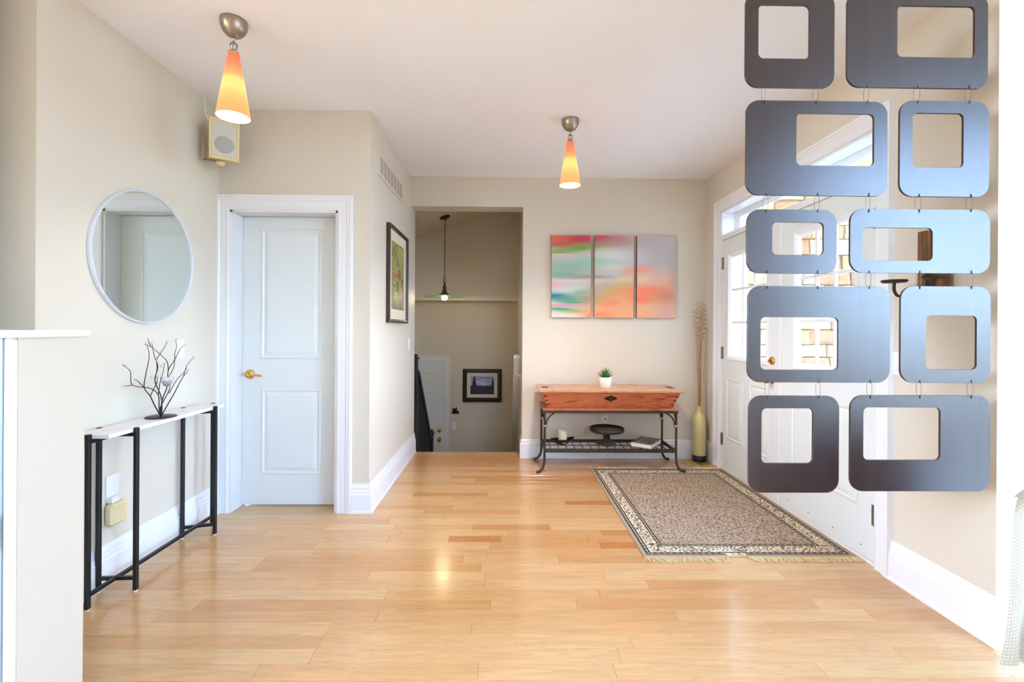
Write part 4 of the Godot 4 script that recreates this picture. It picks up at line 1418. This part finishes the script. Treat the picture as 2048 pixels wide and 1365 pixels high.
	quad(st, Vector3(-0.133, 0.0395, 0.094), Vector3(0.133, 0.0395, 0.094), Vector3(0.133, 0.0395, -0.094), Vector3(-0.133, 0.0395, -0.094))
	for e in [[Vector3(-0.133, 0, 0.094), Vector3(0.133, 0, 0.094)], [Vector3(0.133, 0, 0.094), Vector3(0.133, 0, -0.094)], [Vector3(0.133, 0, -0.094), Vector3(-0.133, 0, -0.094)], [Vector3(-0.133, 0, -0.094), Vector3(-0.133, 0, 0.094)]]:
		quad(st, e[0] + Vector3(0, 0.0395, 0), e[0] + Vector3(0, 0.042, 0), e[1] + Vector3(0, 0.042, 0), e[1] + Vector3(0, 0.0395, 0))
	obj("cover", st, textured(cover, Color.WHITE, 0.4), bk)
	st = begin()
	span(st, -0.129, 0.129, 0.003, 0.0394, -0.094, 0.090)
	obj("pages", st, mat(rgb(236, 232, 220), 0.8), bk)
	st = begin()
	span(st, -0.133, 0.133, 0.0, 0.003, -0.094, 0.094)
	obj("back_cover", st, mat(rgb(40, 38, 42), 0.5), bk)

# ---------------------------------------------------------------- rug
func rug() -> void:
	var W := 1.18
	var L := 1.60
	var n1 := noise(50.0, 71, 2)
	var n2 := noise(27.0, 77, 2)
	var n3 := noise(9.0, 83, 3)
	var tex := paint(700, 950, func(u: float, v: float) -> Color:
		var x := u * W
		var y := v * L
		var dx := minf(x, W - x)
		var dy := minf(y, L - y)
		var d := minf(dx, dy)
		var along := y if dx < dy else x
		var a := n1.get_noise_2d(x, y)
		var b := n2.get_noise_2d(x + 3.0, y)
		var cream := Color8(236, 223, 200)
		var dark := Color8(58, 50, 44)
		var mid := Color8(174, 158, 140)
		if d < 0.016: return Color8(150, 141, 131).lerp(mid, 0.5 + 0.5 * a)
		if d < 0.021: return Color8(186, 174, 156) if fmod(along, 0.012) < 0.006 else dark.lerp(mid, 0.5)
		if d < 0.049:
			var ph := fmod(along, 0.036) / 0.036
			var lozenge := absf(d - 0.035) < 0.007 * (1.0 - absf(ph - 0.5) * 1.6)
			return Color8(181, 163, 140) if lozenge else dark
		if d < 0.052: return cream
		if d < 0.118:
			if absf(b) < 0.14 or a > 0.5: return Color8(84, 72, 62)
			if a < -0.12: return Color8(172, 154, 133)
			return cream
		if d < 0.120: return cream.lerp(mid, 0.4)
		if d < 0.145:
			var ph2 := fmod(along, 0.034) / 0.034
			return Color8(172, 154, 133) if absf(d - 0.132) < 0.0065 * (1.0 - absf(ph2 - 0.5) * 1.5) else dark
		if d < 0.149: return mid
		var c := Color8(174, 154, 133).lerp(Color8(156, 138, 121), 0.5 + 0.9 * n3.get_noise_2d(x, y))
		if absf(b) < 0.045: c = c.lerp(Color8(78, 66, 58), 0.85)
		elif a > 0.3: c = c.lerp(Color8(214, 196, 172), 0.65)
		elif a < -0.36: c = c.lerp(Color8(80, 68, 60), 0.8)
		return c)
	var r := thing("area_rug", "grey-brown patterned rug with cream borders and fringes before the front doors", "rug", Vector3(1.362, 0.0, -3.352))
	var m := textured(tex, Color.WHITE, 0.95, 0.2)
	m.heightmap_enabled = true
	m.heightmap_texture = tex
	m.heightmap_scale = 0.05
	var st := begin()
	var h := 0.007
	var x0 := -W / 2
	var z0 := -L / 2
	quad(st, Vector3(x0, h, -z0), Vector3(x0, h, z0), Vector3(-x0, h, z0), Vector3(-x0, h, -z0), [Vector2(0, 1), Vector2(0, 0), Vector2(1, 0), Vector2(1, 1)])
	quad(st, Vector3(x0, 0.0005, -z0), Vector3(-x0, 0.0005, -z0), Vector3(-x0, 0.0005, z0), Vector3(x0, 0.0005, z0))
	for e in [[Vector3(x0, 0, z0), Vector3(x0, 0, -z0), 0.0], [Vector3(x0, 0, -z0), Vector3(-x0, 0, -z0), 0.999], [Vector3(-x0, 0, -z0), Vector3(-x0, 0, z0), 0.999], [Vector3(-x0, 0, z0), Vector3(x0, 0, z0), 0.0]]:
		quad(st, e[0] + Vector3(0, 0.0005, 0), e[0] + Vector3(0, h, 0), e[1] + Vector3(0, h, 0), e[1] + Vector3(0, 0.0005, 0), [Vector2(0.005, 0.002), Vector2(0.005, 0.002), Vector2(0.006, 0.005), Vector2(0.006, 0.005)])
	obj("pile", st, m, r)
	var fm := mat(rgb(226, 204, 160), 0.9, 0.2)
	for s in [-1, 1]:
		st = begin()
		for i in 380:
			var x := lerpf(x0 + 0.004, -x0 - 0.004, i / 379.0)
			var len_ := rng.randf_range(0.045, 0.07)
			var lean := rng.randf_range(-0.02, 0.02) + 0.012 * sin(i * 0.07)
			if s == 1 and i > 150 and i < 185: # a few strands folded back over the pile
				tube(st, [Vector3(x, 0.004, -z0), Vector3(x + lean * 0.4, 0.011, -z0 - 0.012), Vector3(x + lean, 0.010, -z0 - 0.03)], 0.0016, 4)
				continue
			tube(st, [Vector3(x, 0.004, s * -z0), Vector3(x + lean * 0.4, 0.0045 + rng.randf() * 0.003, s * (-z0 + len_ * 0.5)), Vector3(x + lean, 0.0025, s * (-z0 + len_))], 0.0016, 4)
		obj("fringe", st, fm, r).set_meta("kind", "stuff")

# ---------------------------------------------------------------- bottle vase and twigs
func vase() -> void:
	var at := Vector3(1.862, 0, -4.432)
	var v := thing("bottle_vase", "tall yellow-green bottle vase with a black foot in the corner by the doors", "vase", at)
	var st := begin()
	lathe(st, [Vector2(0.0605, 0.058), Vector2(0.0615, 0.07), Vector2(0.0615, 0.37), Vector2(0.059, 0.40), Vector2(0.05, 0.425), Vector2(0.034, 0.45), Vector2(0.024, 0.47), Vector2(0.0205, 0.50), Vector2(0.0205, 0.522), Vector2(0.018, 0.526), Vector2(0.0165, 0.52), Vector2(0.0165, 0.42), Vector2(0, 0.41)], 40)
	obj("bottle", st, mat(rgb(214, 198, 136), 0.3, 0.5), v)
	st = begin()
	lathe(st, [Vector2(0, 0), Vector2(0.059, 0), Vector2(0.0625, 0.004), Vector2(0.0622, 0.058), Vector2(0.058, 0.0605), Vector2(0, 0.06)], 40)
	obj("foot_band", st, mat(rgb(26, 22, 22), 0.4), v)
	var tan_ := [mat(rgb(178, 128, 78), 0.7), mat(rgb(198, 150, 96), 0.7), mat(rgb(150, 104, 66), 0.7)]
	for i in 11:
		var a := i * 2.4
		var thin := i >= 8
		var bx := cos(a) * 0.010
		var bz := sin(a) * 0.010
		var top := 1.12 + rng.randf() * 0.14
		var sx := rng.randf_range(-0.026, 0.02) + (0.035 if i == 8 else 0.0)
		var sz := rng.randf_range(-0.015, 0.02)
		var pts := [Vector3(bx * 0.6, 0.416, bz * 0.6), Vector3(bx, 0.53, bz), Vector3(bx + sx * 0.5, 0.85, bz + sz * 0.5), Vector3(bx + sx, top, bz + sz)]
		# the curl: flat zigzag loops that widen and drift outwards
		var yy := top
		var cx := bx + sx
		var amp := rng.randf_range(0.016, 0.034)
		var end := rng.randf_range(1.42, 1.545)
		var drift := rng.randf_range(-0.012, 0.009)
		var k := 0
		while yy < end:
			yy += rng.randf_range(0.017, 0.028)
			cx = clampf(cx + drift * 0.6, -0.045, 0.028)
			var px := clampf(cx + amp * (1.0 if k % 2 == 0 else -1.0), -0.078, 0.068)
			pts.append(Vector3(px, yy, clampf(bz + sz + 0.02 * sin(k * 1.9 + i), -0.05, 0.05)))
			k += 1
		pts = smooth_path(pts, 4)
		var rad := []
		for j in pts.size(): rad.append(lerpf(0.0032 if not thin else 0.0016, 0.0011, clampf(float(j) / pts.size() * 2.6, 0, 1)))
		st = begin()
		tube(st, pts, rad, 5)
		var o := obj("curly_twig", st, tan_[i % 3])
		o.position = at
		tag(o, "dried tan twig with a curly tip standing in the yellow bottle vase", "twig", "curly twigs in the bottle vase")

# ---------------------------------------------------------------- pictures
func art() -> void:
	var strokes := [
		[0.05, 0.03, 0.16, 0.06, 0.0, rgb(240, 118, 84), 1.0], [0.08, 0.11, 0.16, 0.05, 0.05, rgb(205, 96, 76), 0.9], [0.25, 0.045, 0.14, 0.06, -0.08, rgb(186, 72, 76), 1.0], [0.40, 0.03, 0.13, 0.05, 0.0, rgb(210, 78, 96), 1.0], [0.55, 0.05, 0.12, 0.05, 0.0, rgb(192, 120, 130), 0.9], [0.58, 0.10, 0.16, 0.05, 0.0, rgb(186, 150, 144), 0.9],
		[0.05, 0.20, 0.16, 0.035, -0.12, rgb(150, 172, 112), 0.95], [0.23, 0.155, 0.13, 0.035, -0.16, rgb(118, 170, 78), 1.0], [0.40, 0.11, 0.10, 0.03, -0.05, rgb(160, 146, 98), 0.8], [0.05, 0.238, 0.09, 0.008, 0.03, rgb(255, 220, 208), 0.9],
		[0.10, 0.38, 0.26, 0.07, 0.0, rgb(160, 194, 176), 0.95], [0.36, 0.32, 0.16, 0.05, -0.05, rgb(146, 212, 182), 0.85], [0.55, 0.24, 0.16, 0.06, -0.03, rgb(226, 226, 224), 0.9], [0.50, 0.38, 0.14, 0.05, 0.0, rgb(216, 222, 206), 0.8],
		[0.08, 0.48, 0.18, 0.05, 0.0, rgb(142, 178, 158), 0.9], [0.30, 0.51, 0.16, 0.022, -0.02, rgb(150, 160, 148), 0.85], [0.16, 0.555, 0.26, 0.022, 0.0, rgb(230, 208, 208), 1.0], [0.38, 0.545, 0.10, 0.012, 0.0, rgb(236, 206, 198), 0.8],
		[0.03, 0.617, 0.06, 0.018, 0.0, rgb(255, 164, 190), 0.9], [0.2, 0.66, 0.14, 0.03, -0.06, rgb(206, 222, 208), 0.8], [0.04, 0.745, 0.09, 0.035, 0.05, rgb(38, 126, 130), 1.0], [0.14, 0.775, 0.12, 0.035, -0.03, rgb(92, 152, 150), 0.9], [0.24, 0.70, 0.10, 0.035, -0.2, rgb(120, 178, 146), 0.7], [0.19, 0.815, 0.11, 0.018, 0.0, rgb(86, 160, 104), 0.9], [0.30, 0.77, 0.07, 0.06, 0.0, rgb(160, 142, 122), 0.85],
		[0.10, 0.855, 0.20, 0.014, 0.02, rgb(236, 130, 178), 1.0], [0.07, 0.90, 0.12, 0.018, 0.03, rgb(76, 160, 106), 1.0], [0.20, 0.925, 0.10, 0.02, 0.0, rgb(158, 178, 100), 0.9], [0.30, 0.915, 0.06, 0.03, 0.0, rgb(220, 184, 98), 0.9], [0.12, 0.975, 0.2, 0.02, 0.0, rgb(228, 216, 206), 1.0], [0.31, 0.98, 0.04, 0.02, 0.0, rgb(252, 150, 118), 0.9],
		[0.40, 0.66, 0.12, 0.07, -0.5, rgb(190, 174, 152), 0.85], [0.42, 0.78, 0.12, 0.05, -0.5, rgb(206, 164, 100), 0.85], [0.55, 0.62, 0.13, 0.05, -0.5, rgb(214, 184, 116), 0.9], [0.52, 0.72, 0.12, 0.06, -0.45, rgb(208, 160, 104), 0.7], [0.60, 0.78, 0.13, 0.12, -0.3, rgb(242, 172, 122), 0.95], [0.50, 0.90, 0.18, 0.07, 0.0, rgb(240, 168, 124), 0.95], [0.38, 0.965, 0.1, 0.03, 0.0, rgb(252, 138, 104), 0.9], [0.48, 0.82, 0.06, 0.03, -0.4, rgb(236, 136, 104), 0.6], [0.62, 0.44, 0.06, 0.04, -0.3, rgb(250, 160, 136), 0.8], [0.58, 0.53, 0.08, 0.03, -0.2, rgb(228, 206, 166), 0.8],
		[0.84, 0.18, 0.2, 0.2, 0.0, rgb(190, 180, 178), 1.0], [0.72, 0.28, 0.06, 0.12, 0.0, rgb(208, 194, 200), 0.7], [0.73, 0.42, 0.09, 0.04, 0.0, rgb(250, 152, 128), 0.9], [0.76, 0.53, 0.12, 0.05, 0.0, rgb(242, 200, 152), 0.95], [0.86, 0.52, 0.08, 0.08, 0.0, rgb(226, 180, 172), 0.7], [0.76, 0.68, 0.14, 0.06, 0.0, rgb(255, 138, 106), 1.0], [0.73, 0.78, 0.08, 0.05, 0.0, rgb(252, 124, 104), 0.9], [0.93, 0.74, 0.09, 0.09, 0.0, rgb(206, 142, 120), 0.9], [0.78, 0.90, 0.13, 0.06, 0.0, rgb(238, 180, 138), 0.95], [0.93, 0.92, 0.09, 0.08, 0.0, rgb(216, 166, 160), 0.9], [0.99, 0.45, 0.04, 0.25, 0.0, rgb(178, 166, 166), 0.6]]
	var sn := noise(1.6, 91, 3)
	var img := paint(420, 300, func(u: float, v: float) -> Color:
		var c := Color8(212, 203, 198).lerp(Color8(240, 172, 130), smoothstep(-0.14, 0.16, v - (1.02 - 0.60 * u)) * smoothstep(0.28, 0.42, u))
		c = c.lerp(Color8(194, 184, 184), smoothstep(0.6, 0.75, u) * (1.0 - smoothstep(0.3, 0.5, v)))
		var vv := v + 0.007 * sn.get_noise_2d(u * 0.9, v * 9.0)
		for s in strokes:
			var dx: float = u - s[0] + 0.006 * sin(vv * 60.0)
			var dy: float = vv - s[1]
			var ca := cos(s[4])
			var sa := sin(s[4])
			var p: float = (dx * ca + dy * sa) / s[2]
			var q: float = (-dx * sa + dy * ca) / s[3]
			var r := p * p + q * q
			if r < 5.0: c = c.lerp(s[5], s[6] * exp(-r * 0.8))
		return c)
	var xs := [[0.441, 0.823], [0.857, 1.238], [1.27, 1.65]]
	var labels := ["blurred colour canvas with green and pink bands, first of the three beside the stair opening", "blurred colour canvas from pale mint to peach, middle one of the three", "blurred colour canvas of grey over coral, the one nearest the front doors"]
	for i in 3:
		var w: float = xs[i][1] - xs[i][0]
		var cv := thing("canvas_print", labels[i], "canvas", Vector3((xs[i][0] + xs[i][1]) / 2, 1.7665, -4.52), 0, "three part canvas print")
		var st := begin()
		var hw := w / 2
		var hh := 0.4
		box(st, Vector3(0, 0, 0.0165), Vector3(w, hh * 2, 0.031), 0.0015)
		obj("stretcher", st, mat([rgb(150, 110, 90), rgb(120, 90, 70), rgb(130, 90, 75)][i], 0.8), cv)
		st = begin()
		var u0: float = (xs[i][0] - 0.441) / 1.209
		var u1: float = (xs[i][1] - 0.441) / 1.209
		quad(st, Vector3(-hw + 0.001, -hh + 0.001, 0.033), Vector3(-hw + 0.001, hh - 0.001, 0.033), Vector3(hw - 0.001, hh - 0.001, 0.033), Vector3(hw - 0.001, -hh + 0.001, 0.033), [Vector2(u0, 1), Vector2(u0, 0), Vector2(u1, 0), Vector2(u1, 1)])
		quad(st, Vector3(-hw + 0.001, -hh + 0.001, 0.0322), Vector3(hw - 0.001, -hh + 0.001, 0.0322), Vector3(hw - 0.001, hh - 0.001, 0.0322), Vector3(-hw + 0.001, hh - 0.001, 0.0322))
		obj("print", st, textured(img, Color.WHITE, 0.7, 0.3), cv)
	# framed print on the side wall
	var pn := noise(2.2, 101, 3)
	var pl := noise(3.4, 105, 1)
	var vine := paint(200, 400, func(u: float, v: float) -> Color:
		var c := Color8(170, 160, 92).lerp(Color8(122, 124, 108), smoothstep(0.35, 1.0, v))
		c = c.lerp(Color8(196, 176, 100), 0.7 * smoothstep(0.1, 0.5, pn.get_noise_2d(u, v * 1.4)))
		for s in [[0.28, 0.16, 0.16, 0.08, rgb(110, 150, 100)], [0.45, 0.3, 0.14, 0.06, rgb(104, 150, 110)], [0.30, 0.5, 0.26, 0.05, rgb(176, 116, 84)], [0.62, 0.46, 0.2, 0.08, rgb(150, 104, 76)], [0.34, 0.80, 0.24, 0.07, rgb(140, 176, 92)], [0.78, 0.80, 0.18, 0.06, rgb(160, 120, 112)], [0.5, 0.93, 0.1, 0.06, rgb(176, 140, 90)], [0.45, 0.66, 0.12, 0.1, rgb(120, 84, 62)], [0.72, 0.14, 0.22, 0.1, rgb(196, 182, 104)]]:
			var p: float = (u - s[0]) / s[2]
			var q: float = (v - s[1]) / s[3]
			c = c.lerp(s[4], 0.85 * (1.0 - smoothstep(0.55, 1.0, p * p + q * q)))
		var l := absf(pl.get_noise_2d(u * 0.8, v * 1.5))
		var l2 := absf(pn.get_noise_2d(u * 1.1 + 8.0, v * 1.8))
		if l < 0.045 or l2 < 0.03: c = c.lerp(Color8(56, 42, 30), 0.85)
		return c)
	var fp := thing("framed_picture", "tall brown framed vine print with a cream mat on the side wall", "picture", Vector3(-0.92, 1.685, -3.92))
	var tp := Transform3D(SIDE.basis, Vector3.ZERO)
	var st := begin()
	molding(st, rect(-0.335, 0.335, -0.385, 0.385), true, [Vector2(0, 0.001), Vector2(0, 0.03), Vector2(0.006, 0.034), Vector2(0.016, 0.032), Vector2(0.024, 0.026), Vector2(0.028, 0.012)], tp)
	obj("frame", st, mat(rgb(62, 40, 28), 0.35), fp)
	st = begin()
	span(st, 0.002, 0.013, -0.37, 0.37, -0.32, 0.32)
	obj("mat_board", st, mat(rgb(228, 216, 192), 0.8), fp)
	st = begin()
	# u runs from the far edge of the print (z = -0.2) to the near one: mirrored so that it reads from the hall
	quad(st, Vector3(0.0145, -0.275, 0.215), Vector3(0.0145, 0.275, 0.215), Vector3(0.0145, 0.275, -0.215), Vector3(0.0145, -0.275, -0.215), [Vector2(0, 1), Vector2(0, 0), Vector2(1, 0), Vector2(1, 1)])
	quad(st, Vector3(0.0135, -0.275, 0.215), Vector3(0.0135, -0.275, -0.215), Vector3(0.0135, 0.275, -0.215), Vector3(0.0135, 0.275, 0.215))
	obj("print", st, textured(vine, Color.WHITE, 0.5), fp)

# ---------------------------------------------------------------- hanging screen
func screen() -> void:
	var s := thing("hanging_screen", "room divider of ten dark rounded panels with cut-outs hung from the ceiling on cords", "room divider")
	var wn := noise(0.02, 111, 3)
	var veneer := paint(256, 512, func(u: float, v: float) -> Color:
		var k := 0.92 + 0.08 * wn.get_noise_2d(u * 256.0 * 1.6, v * 512.0 * 0.12) + 0.04 * wn.get_noise_2d(u * 256.0 * 9.0, v * 512.0 * 0.5)
		return Color(k, k * 0.98, k * 0.98))
	var m := textured(veneer, rgb(52, 36, 33), 0.31, 0.5)
	m.metallic_specular = 0.56
	m.uv1_triplanar = true
	m.uv1_scale = Vector3(2.2, 1.1, 2.2)
	var t := Transform3D(Basis.IDENTITY, Vector3(0, 0, -1.788))
	# x0, x1, y0, y1 of each panel, then of its cut-out
	for p in [[0.918, 1.265, 2.195, 2.565, 0.969, 1.167, 2.308, 2.515], [1.314, 1.867, 2.201, 2.571, 1.511, 1.814, 2.321, 2.520], [0.923, 1.474, 1.779, 2.146, 1.119, 1.421, 1.896, 2.097], [1.522, 1.874, 1.780, 2.152, 1.573, 1.772, 1.894, 2.104], [0.928, 1.278, 1.478, 1.725, 1.027, 1.227, 1.550, 1.676], [1.330, 1.880, 1.483, 1.731, 1.379, 1.653, 1.531, 1.658], [0.933, 1.489, 1.057, 1.429, 0.984, 1.286, 1.106, 1.309], [1.530, 1.884, 1.058, 1.433, 1.630, 1.829, 1.110, 1.319], [0.940, 1.292, 0.631, 1.006, 0.990, 1.190, 0.745, 0.957], [1.335, 1.886, 0.637, 1.009, 1.387, 1.688, 0.758, 0.962]]:
		var st := begin()
		plate_with_hole(st, round_rect(p[0], p[1], p[2], p[3], 0.05), round_rect(p[4], p[5], p[6], p[7], 0.02), 0.009, 0.001, t)
		obj("panel", st, m, s)
	var cordm := mat(rgb(120, 108, 92), 0.6)
	var knotm := mat(rgb(40, 36, 40), 0.6)
	# x, lower edge of the panel above, upper edge of the panel below
	for c in [[0.992, 2.194, 2.143], [1.194, 2.196, 2.146], [1.393, 2.199, 2.149], [1.591, 2.201, 2.151], [1.793, 2.204, 2.154], [1.002, 1.777, 1.723], [1.202, 1.779, 1.725], [1.402, 1.781, 1.727], [1.599, 1.779, 1.729], [1.802, 1.781, 1.733], [1.006, 1.478, 1.428], [1.204, 1.480, 1.429], [1.405, 1.481, 1.431], [1.603, 1.483, 1.432], [1.806, 1.484, 1.434], [1.012, 1.056, 1.006], [1.211, 1.057, 1.006], [1.412, 1.057, 1.007], [1.606, 1.058, 1.008], [1.808, 1.059, 1.009], [0.99, 2.73, 2.565], [1.19, 2.73, 2.565], [1.39, 2.73, 2.57], [1.79, 2.73, 2.57]]:
		var st := begin()
		var hi: float = c[1] + (0.009 if c[1] < 2.7 else -0.001)
		var lo: float = c[2] - 0.009
		var tw := rng.randf_range(0.003, 0.0065)
		tube(st, [Vector3(c[0], hi, -1.7765), Vector3(c[0] + tw, hi - 0.016, -1.777), Vector3(c[0] + tw * 0.9, lo + 0.016, -1.777), Vector3(c[0] + 0.001, lo, -1.7765), Vector3(c[0] - tw * 0.9, lo + 0.016, -1.7905), Vector3(c[0] - tw, hi - 0.016, -1.7905)], 0.0008, 5, true)
		var o := obj("cord", st, cordm, s)
		st = begin()
		if c[1] < 2.7: tube(st, [Vector3(c[0], hi + 0.002, -1.7772), Vector3(c[0], c[1] - 0.002, -1.7768)], 0.0013, 5)
		tube(st, [Vector3(c[0], c[2] + 0.002, -1.7768), Vector3(c[0] + 0.0005, lo - 0.002, -1.7772)], 0.0013, 5)
		obj("knot", st, knotm, o)

# ---------------------------------------------------------------- wall sconce
func sconce() -> void:
	var wn := noise(0.03, 121, 3)
	var tex := paint(128, 256, func(u: float, v: float) -> Color:
		var k := 0.85 + 0.3 * wn.get_noise_2d(u * 128.0 * 2.4, v * 256.0 * 0.2)
		return Color(k, k * 0.97, k * 0.93))
	var m := textured(tex, rgb(150, 104, 62), 0.6)
	m.uv1_triplanar = true
	m.uv1_scale = Vector3(3, 1.5, 3)
	var s := thing("wall_sconce", "rustic brown wood board with two iron candle plates beside the front doors", "sconce")
	var st := begin()
	span(st, 1.944, 1.9645, 1.40, 1.726, -2.172, -2.128, 0.003)
	obj("board", st, m, s)
	st = begin()
	span(st, 1.946, 1.9645, 1.402, 1.722, -2.1265, -2.012, 0.003)
	obj("board", st, m, s)
	var ir := mat(rgb(70, 48, 32), 0.55, 0.4, 0.4)
	st = begin()
	span(st, 1.93, 1.944, 1.44, 1.56, -2.115, -2.085, 0.003)
	obj("iron_strap", st, M.iron, s)
	for q in [[1.80, -2.13, 1.482], [1.858, -1.985, 1.487]]:
		st = begin()
		lathe(st, [Vector2(0, 0), Vector2(0.044, 0), Vector2(0.05, 0.004), Vector2(0.05, 0.012), Vector2(0.046, 0.012), Vector2(0.044, 0.008), Vector2(0, 0.008)], 28, Transform3D(Basis.IDENTITY, Vector3(q[0], q[2], q[1])))
		var pl := obj("candle_plate", st, ir, s)
		st = begin()
		tube(st, smooth_path([Vector3(q[0], q[2] - 0.001, q[1]), Vector3(q[0], q[2] - 0.035, q[1]), Vector3(q[0] + 0.02, q[2] - 0.06, q[1] - 0.004), Vector3(q[0] + 0.06, q[2] - 0.055, q[1] - 0.01 if q[1] < -2.1 else q[1] - 0.05), Vector3(1.944, q[2] - 0.03, -2.10)]), 0.0065, 8)
		obj("arm", st, ir, pl)

# ---------------------------------------------------------------- half wall at the left
func half_wall() -> void:
	# a short half wall that ends towards the hall; its front carries a panelled side
	var st := begin()
	span(st, -2.6, -1.41, 0, 1.223, -1.578, -1.366)
	struct("wall_half", st, M.wall, "low pale half wall at the near left, topped by a white cap", "wall")
	st = begin()
	span(st, -1.437, -1.409, 0, 1.2225, -1.368, -1.350, 0.005)
	struct("trim_7", st, M.white, "white corner strip running up the near corner of the half wall", "trim")
	st = begin()
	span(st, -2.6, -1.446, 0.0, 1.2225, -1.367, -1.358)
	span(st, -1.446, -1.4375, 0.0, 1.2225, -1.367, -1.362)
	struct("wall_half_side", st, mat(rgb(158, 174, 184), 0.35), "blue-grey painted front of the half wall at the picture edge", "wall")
	var cap := struct_root("trim_8", "white jointed cap boards on top of the half wall", "trim")
	st = begin()
	span(st, -1.4225, -1.399, 1.223, 1.2445, -1.588, -1.341, 0.003)
	obj("cap_board", st, M.white, cap)
	st = begin()
	span(st, -2.6, -1.4235, 1.223, 1.2445, -1.588, -1.341, 0.003)
	obj("cap_board", st, M.white, cap)
	var g := thing("gate_latch", "white plastic latch fixed to the front of the half wall at the picture edge", "latch", Vector3(-1.49, 0, -1.358))
	st = begin()
	box(st, Vector3(0.0, 0.70, 0.012), Vector3(0.07, 0.027, 0.024), 0.003)
	obj("rail_end", st, mat(rgb(196, 200, 202), 0.4), g)
	st = begin()
	box(st, Vector3(0.0, 0.668, 0.011), Vector3(0.07, 0.032, 0.022), 0.003)
	obj("housing", st, M.plastic, g)
	st = begin()
	box(st, Vector3(-0.001, 0.637, 0.01), Vector3(0.066, 0.026, 0.02), 0.003)
	obj("housing", st, M.plastic, g)

# ---------------------------------------------------------------- chair with a knitted throw at the right edge
func throw_chair() -> void:
	var c := thing("side_chair", "wooden chair mostly outside the picture, carrying the knitted throw", "chair", Vector3(1.76, 0, -1.30))
	var wood := mat(rgb(120, 84, 54), 0.5)
	var st := begin()
	for s in [-1, 1]:
		st = begin()
		span(st, s * 0.22 - 0.018, s * 0.22 + 0.018, 0, 0.80, -0.018, 0.018, 0.004)
		obj("leg", st, wood, c)
		st = begin()
		span(st, s * 0.22 - 0.018, s * 0.22 + 0.018, 0, 0.43, 0.36, 0.396, 0.004)
		obj("leg", st, wood, c)
	st = begin()
	span(st, -0.24, 0.24, 0.431, 0.46, -0.017, 0.42, 0.01)
	obj("seat", st, wood, c)
	for y in [0.55, 0.66, 0.76]:
		st = begin()
		span(st, -0.202, 0.202, y, y + 0.06, -0.01, 0.01, 0.003)
		obj("back_rail", st, wood, c)
	# the throw: a thick knitted sheet folded over the back
	var knit := paint(128, 128, func(u: float, v: float) -> Color:
		# two columns of stitches, each a pair of leaning ovals
		var col := fmod(u * 8.0, 1.0)
		var row := fmod(v * 8.0 + absf(col - 0.5) * 0.9, 1.0)
		var k := pow(sin(PI * fmod(col * 2.0, 1.0)), 0.7) * pow(sin(PI * row), 0.8)
		return Color(k, k, k))
	var wool := mat(rgb(202, 190, 170), 0.95, 0.2)
	var kb := paint(128, 128, func(u: float, v: float) -> Color:
		var col := fmod(u * 8.0, 1.0)
		var row := fmod(v * 8.0 + absf(col - 0.5) * 0.9, 1.0)
		var k := pow(sin(PI * row), 0.6) * pow(sin(PI * fmod(col * 2.0, 1.0)), 0.4)
		return Color(0.84 + 0.15 * k, 0.83 + 0.15 * k, 0.80 + 0.15 * k))
	wool.albedo_texture = kb
	wool.heightmap_enabled = true
	wool.heightmap_texture = knit
	wool.heightmap_scale = 0.15
	wool.rim_enabled = true
	wool.rim = 0.3
	var th := thing("knitted_throw", "cream chunky knitted throw hanging over a chair back at the right picture edge", "throw", Vector3(1.76, 0, -1.30))
	for side in [1, -1]:
		st = begin()
		st.set_smooth_group(0)
		var NU := 70
		var NV := 60
		var pt := func(i: int, j: int) -> Vector3:
			var u := float(i) / NU
			var v := float(j) / NV
			# v = 0 on the ridge, 1 at the hem
			var drop := 0.47 if side == 1 else 0.30
			var flare := (0.055 * pow(minf(v / 0.08, 1.0), 0.5) + 0.056 * v) if side == 1 else -0.13 * smoothstep(0.0, 0.1, v)
			var slump := 0.07 * pow(1.0 - u, 5.0) * (1.0 - v * 0.5)
			var hem := 0.06 * smoothstep(0.02, 0.2, u) * v
			var x := lerpf(-0.302 - flare, 0.25 + flare, u)
			var y := 0.858 - drop * v - slump - hem + 0.004 * sin(u * 20.0)
			var z: float = side * (0.042 * pow(minf(v / 0.08, 1.0), 0.5) + 0.022 * v * sin(u * 34.0 + 0.8 * sin(v * 3.0)) + 0.012 * sin(u * 15.0 + v * 2.0) * v)
			return Vector3(x, y, z)
		for i in NU:
			for j in NV:
				var uv := [Vector2(i / 10.0, j / 10.0), Vector2((i + 1) / 10.0, j / 10.0), Vector2((i + 1) / 10.0, (j + 1) / 10.0), Vector2(i / 10.0, (j + 1) / 10.0)]
				quad(st, pt.call(i, j), pt.call(i + 1, j), pt.call(i + 1, j + 1), pt.call(i, j + 1), uv)
		obj("knitted_cloth", st, wool, th)
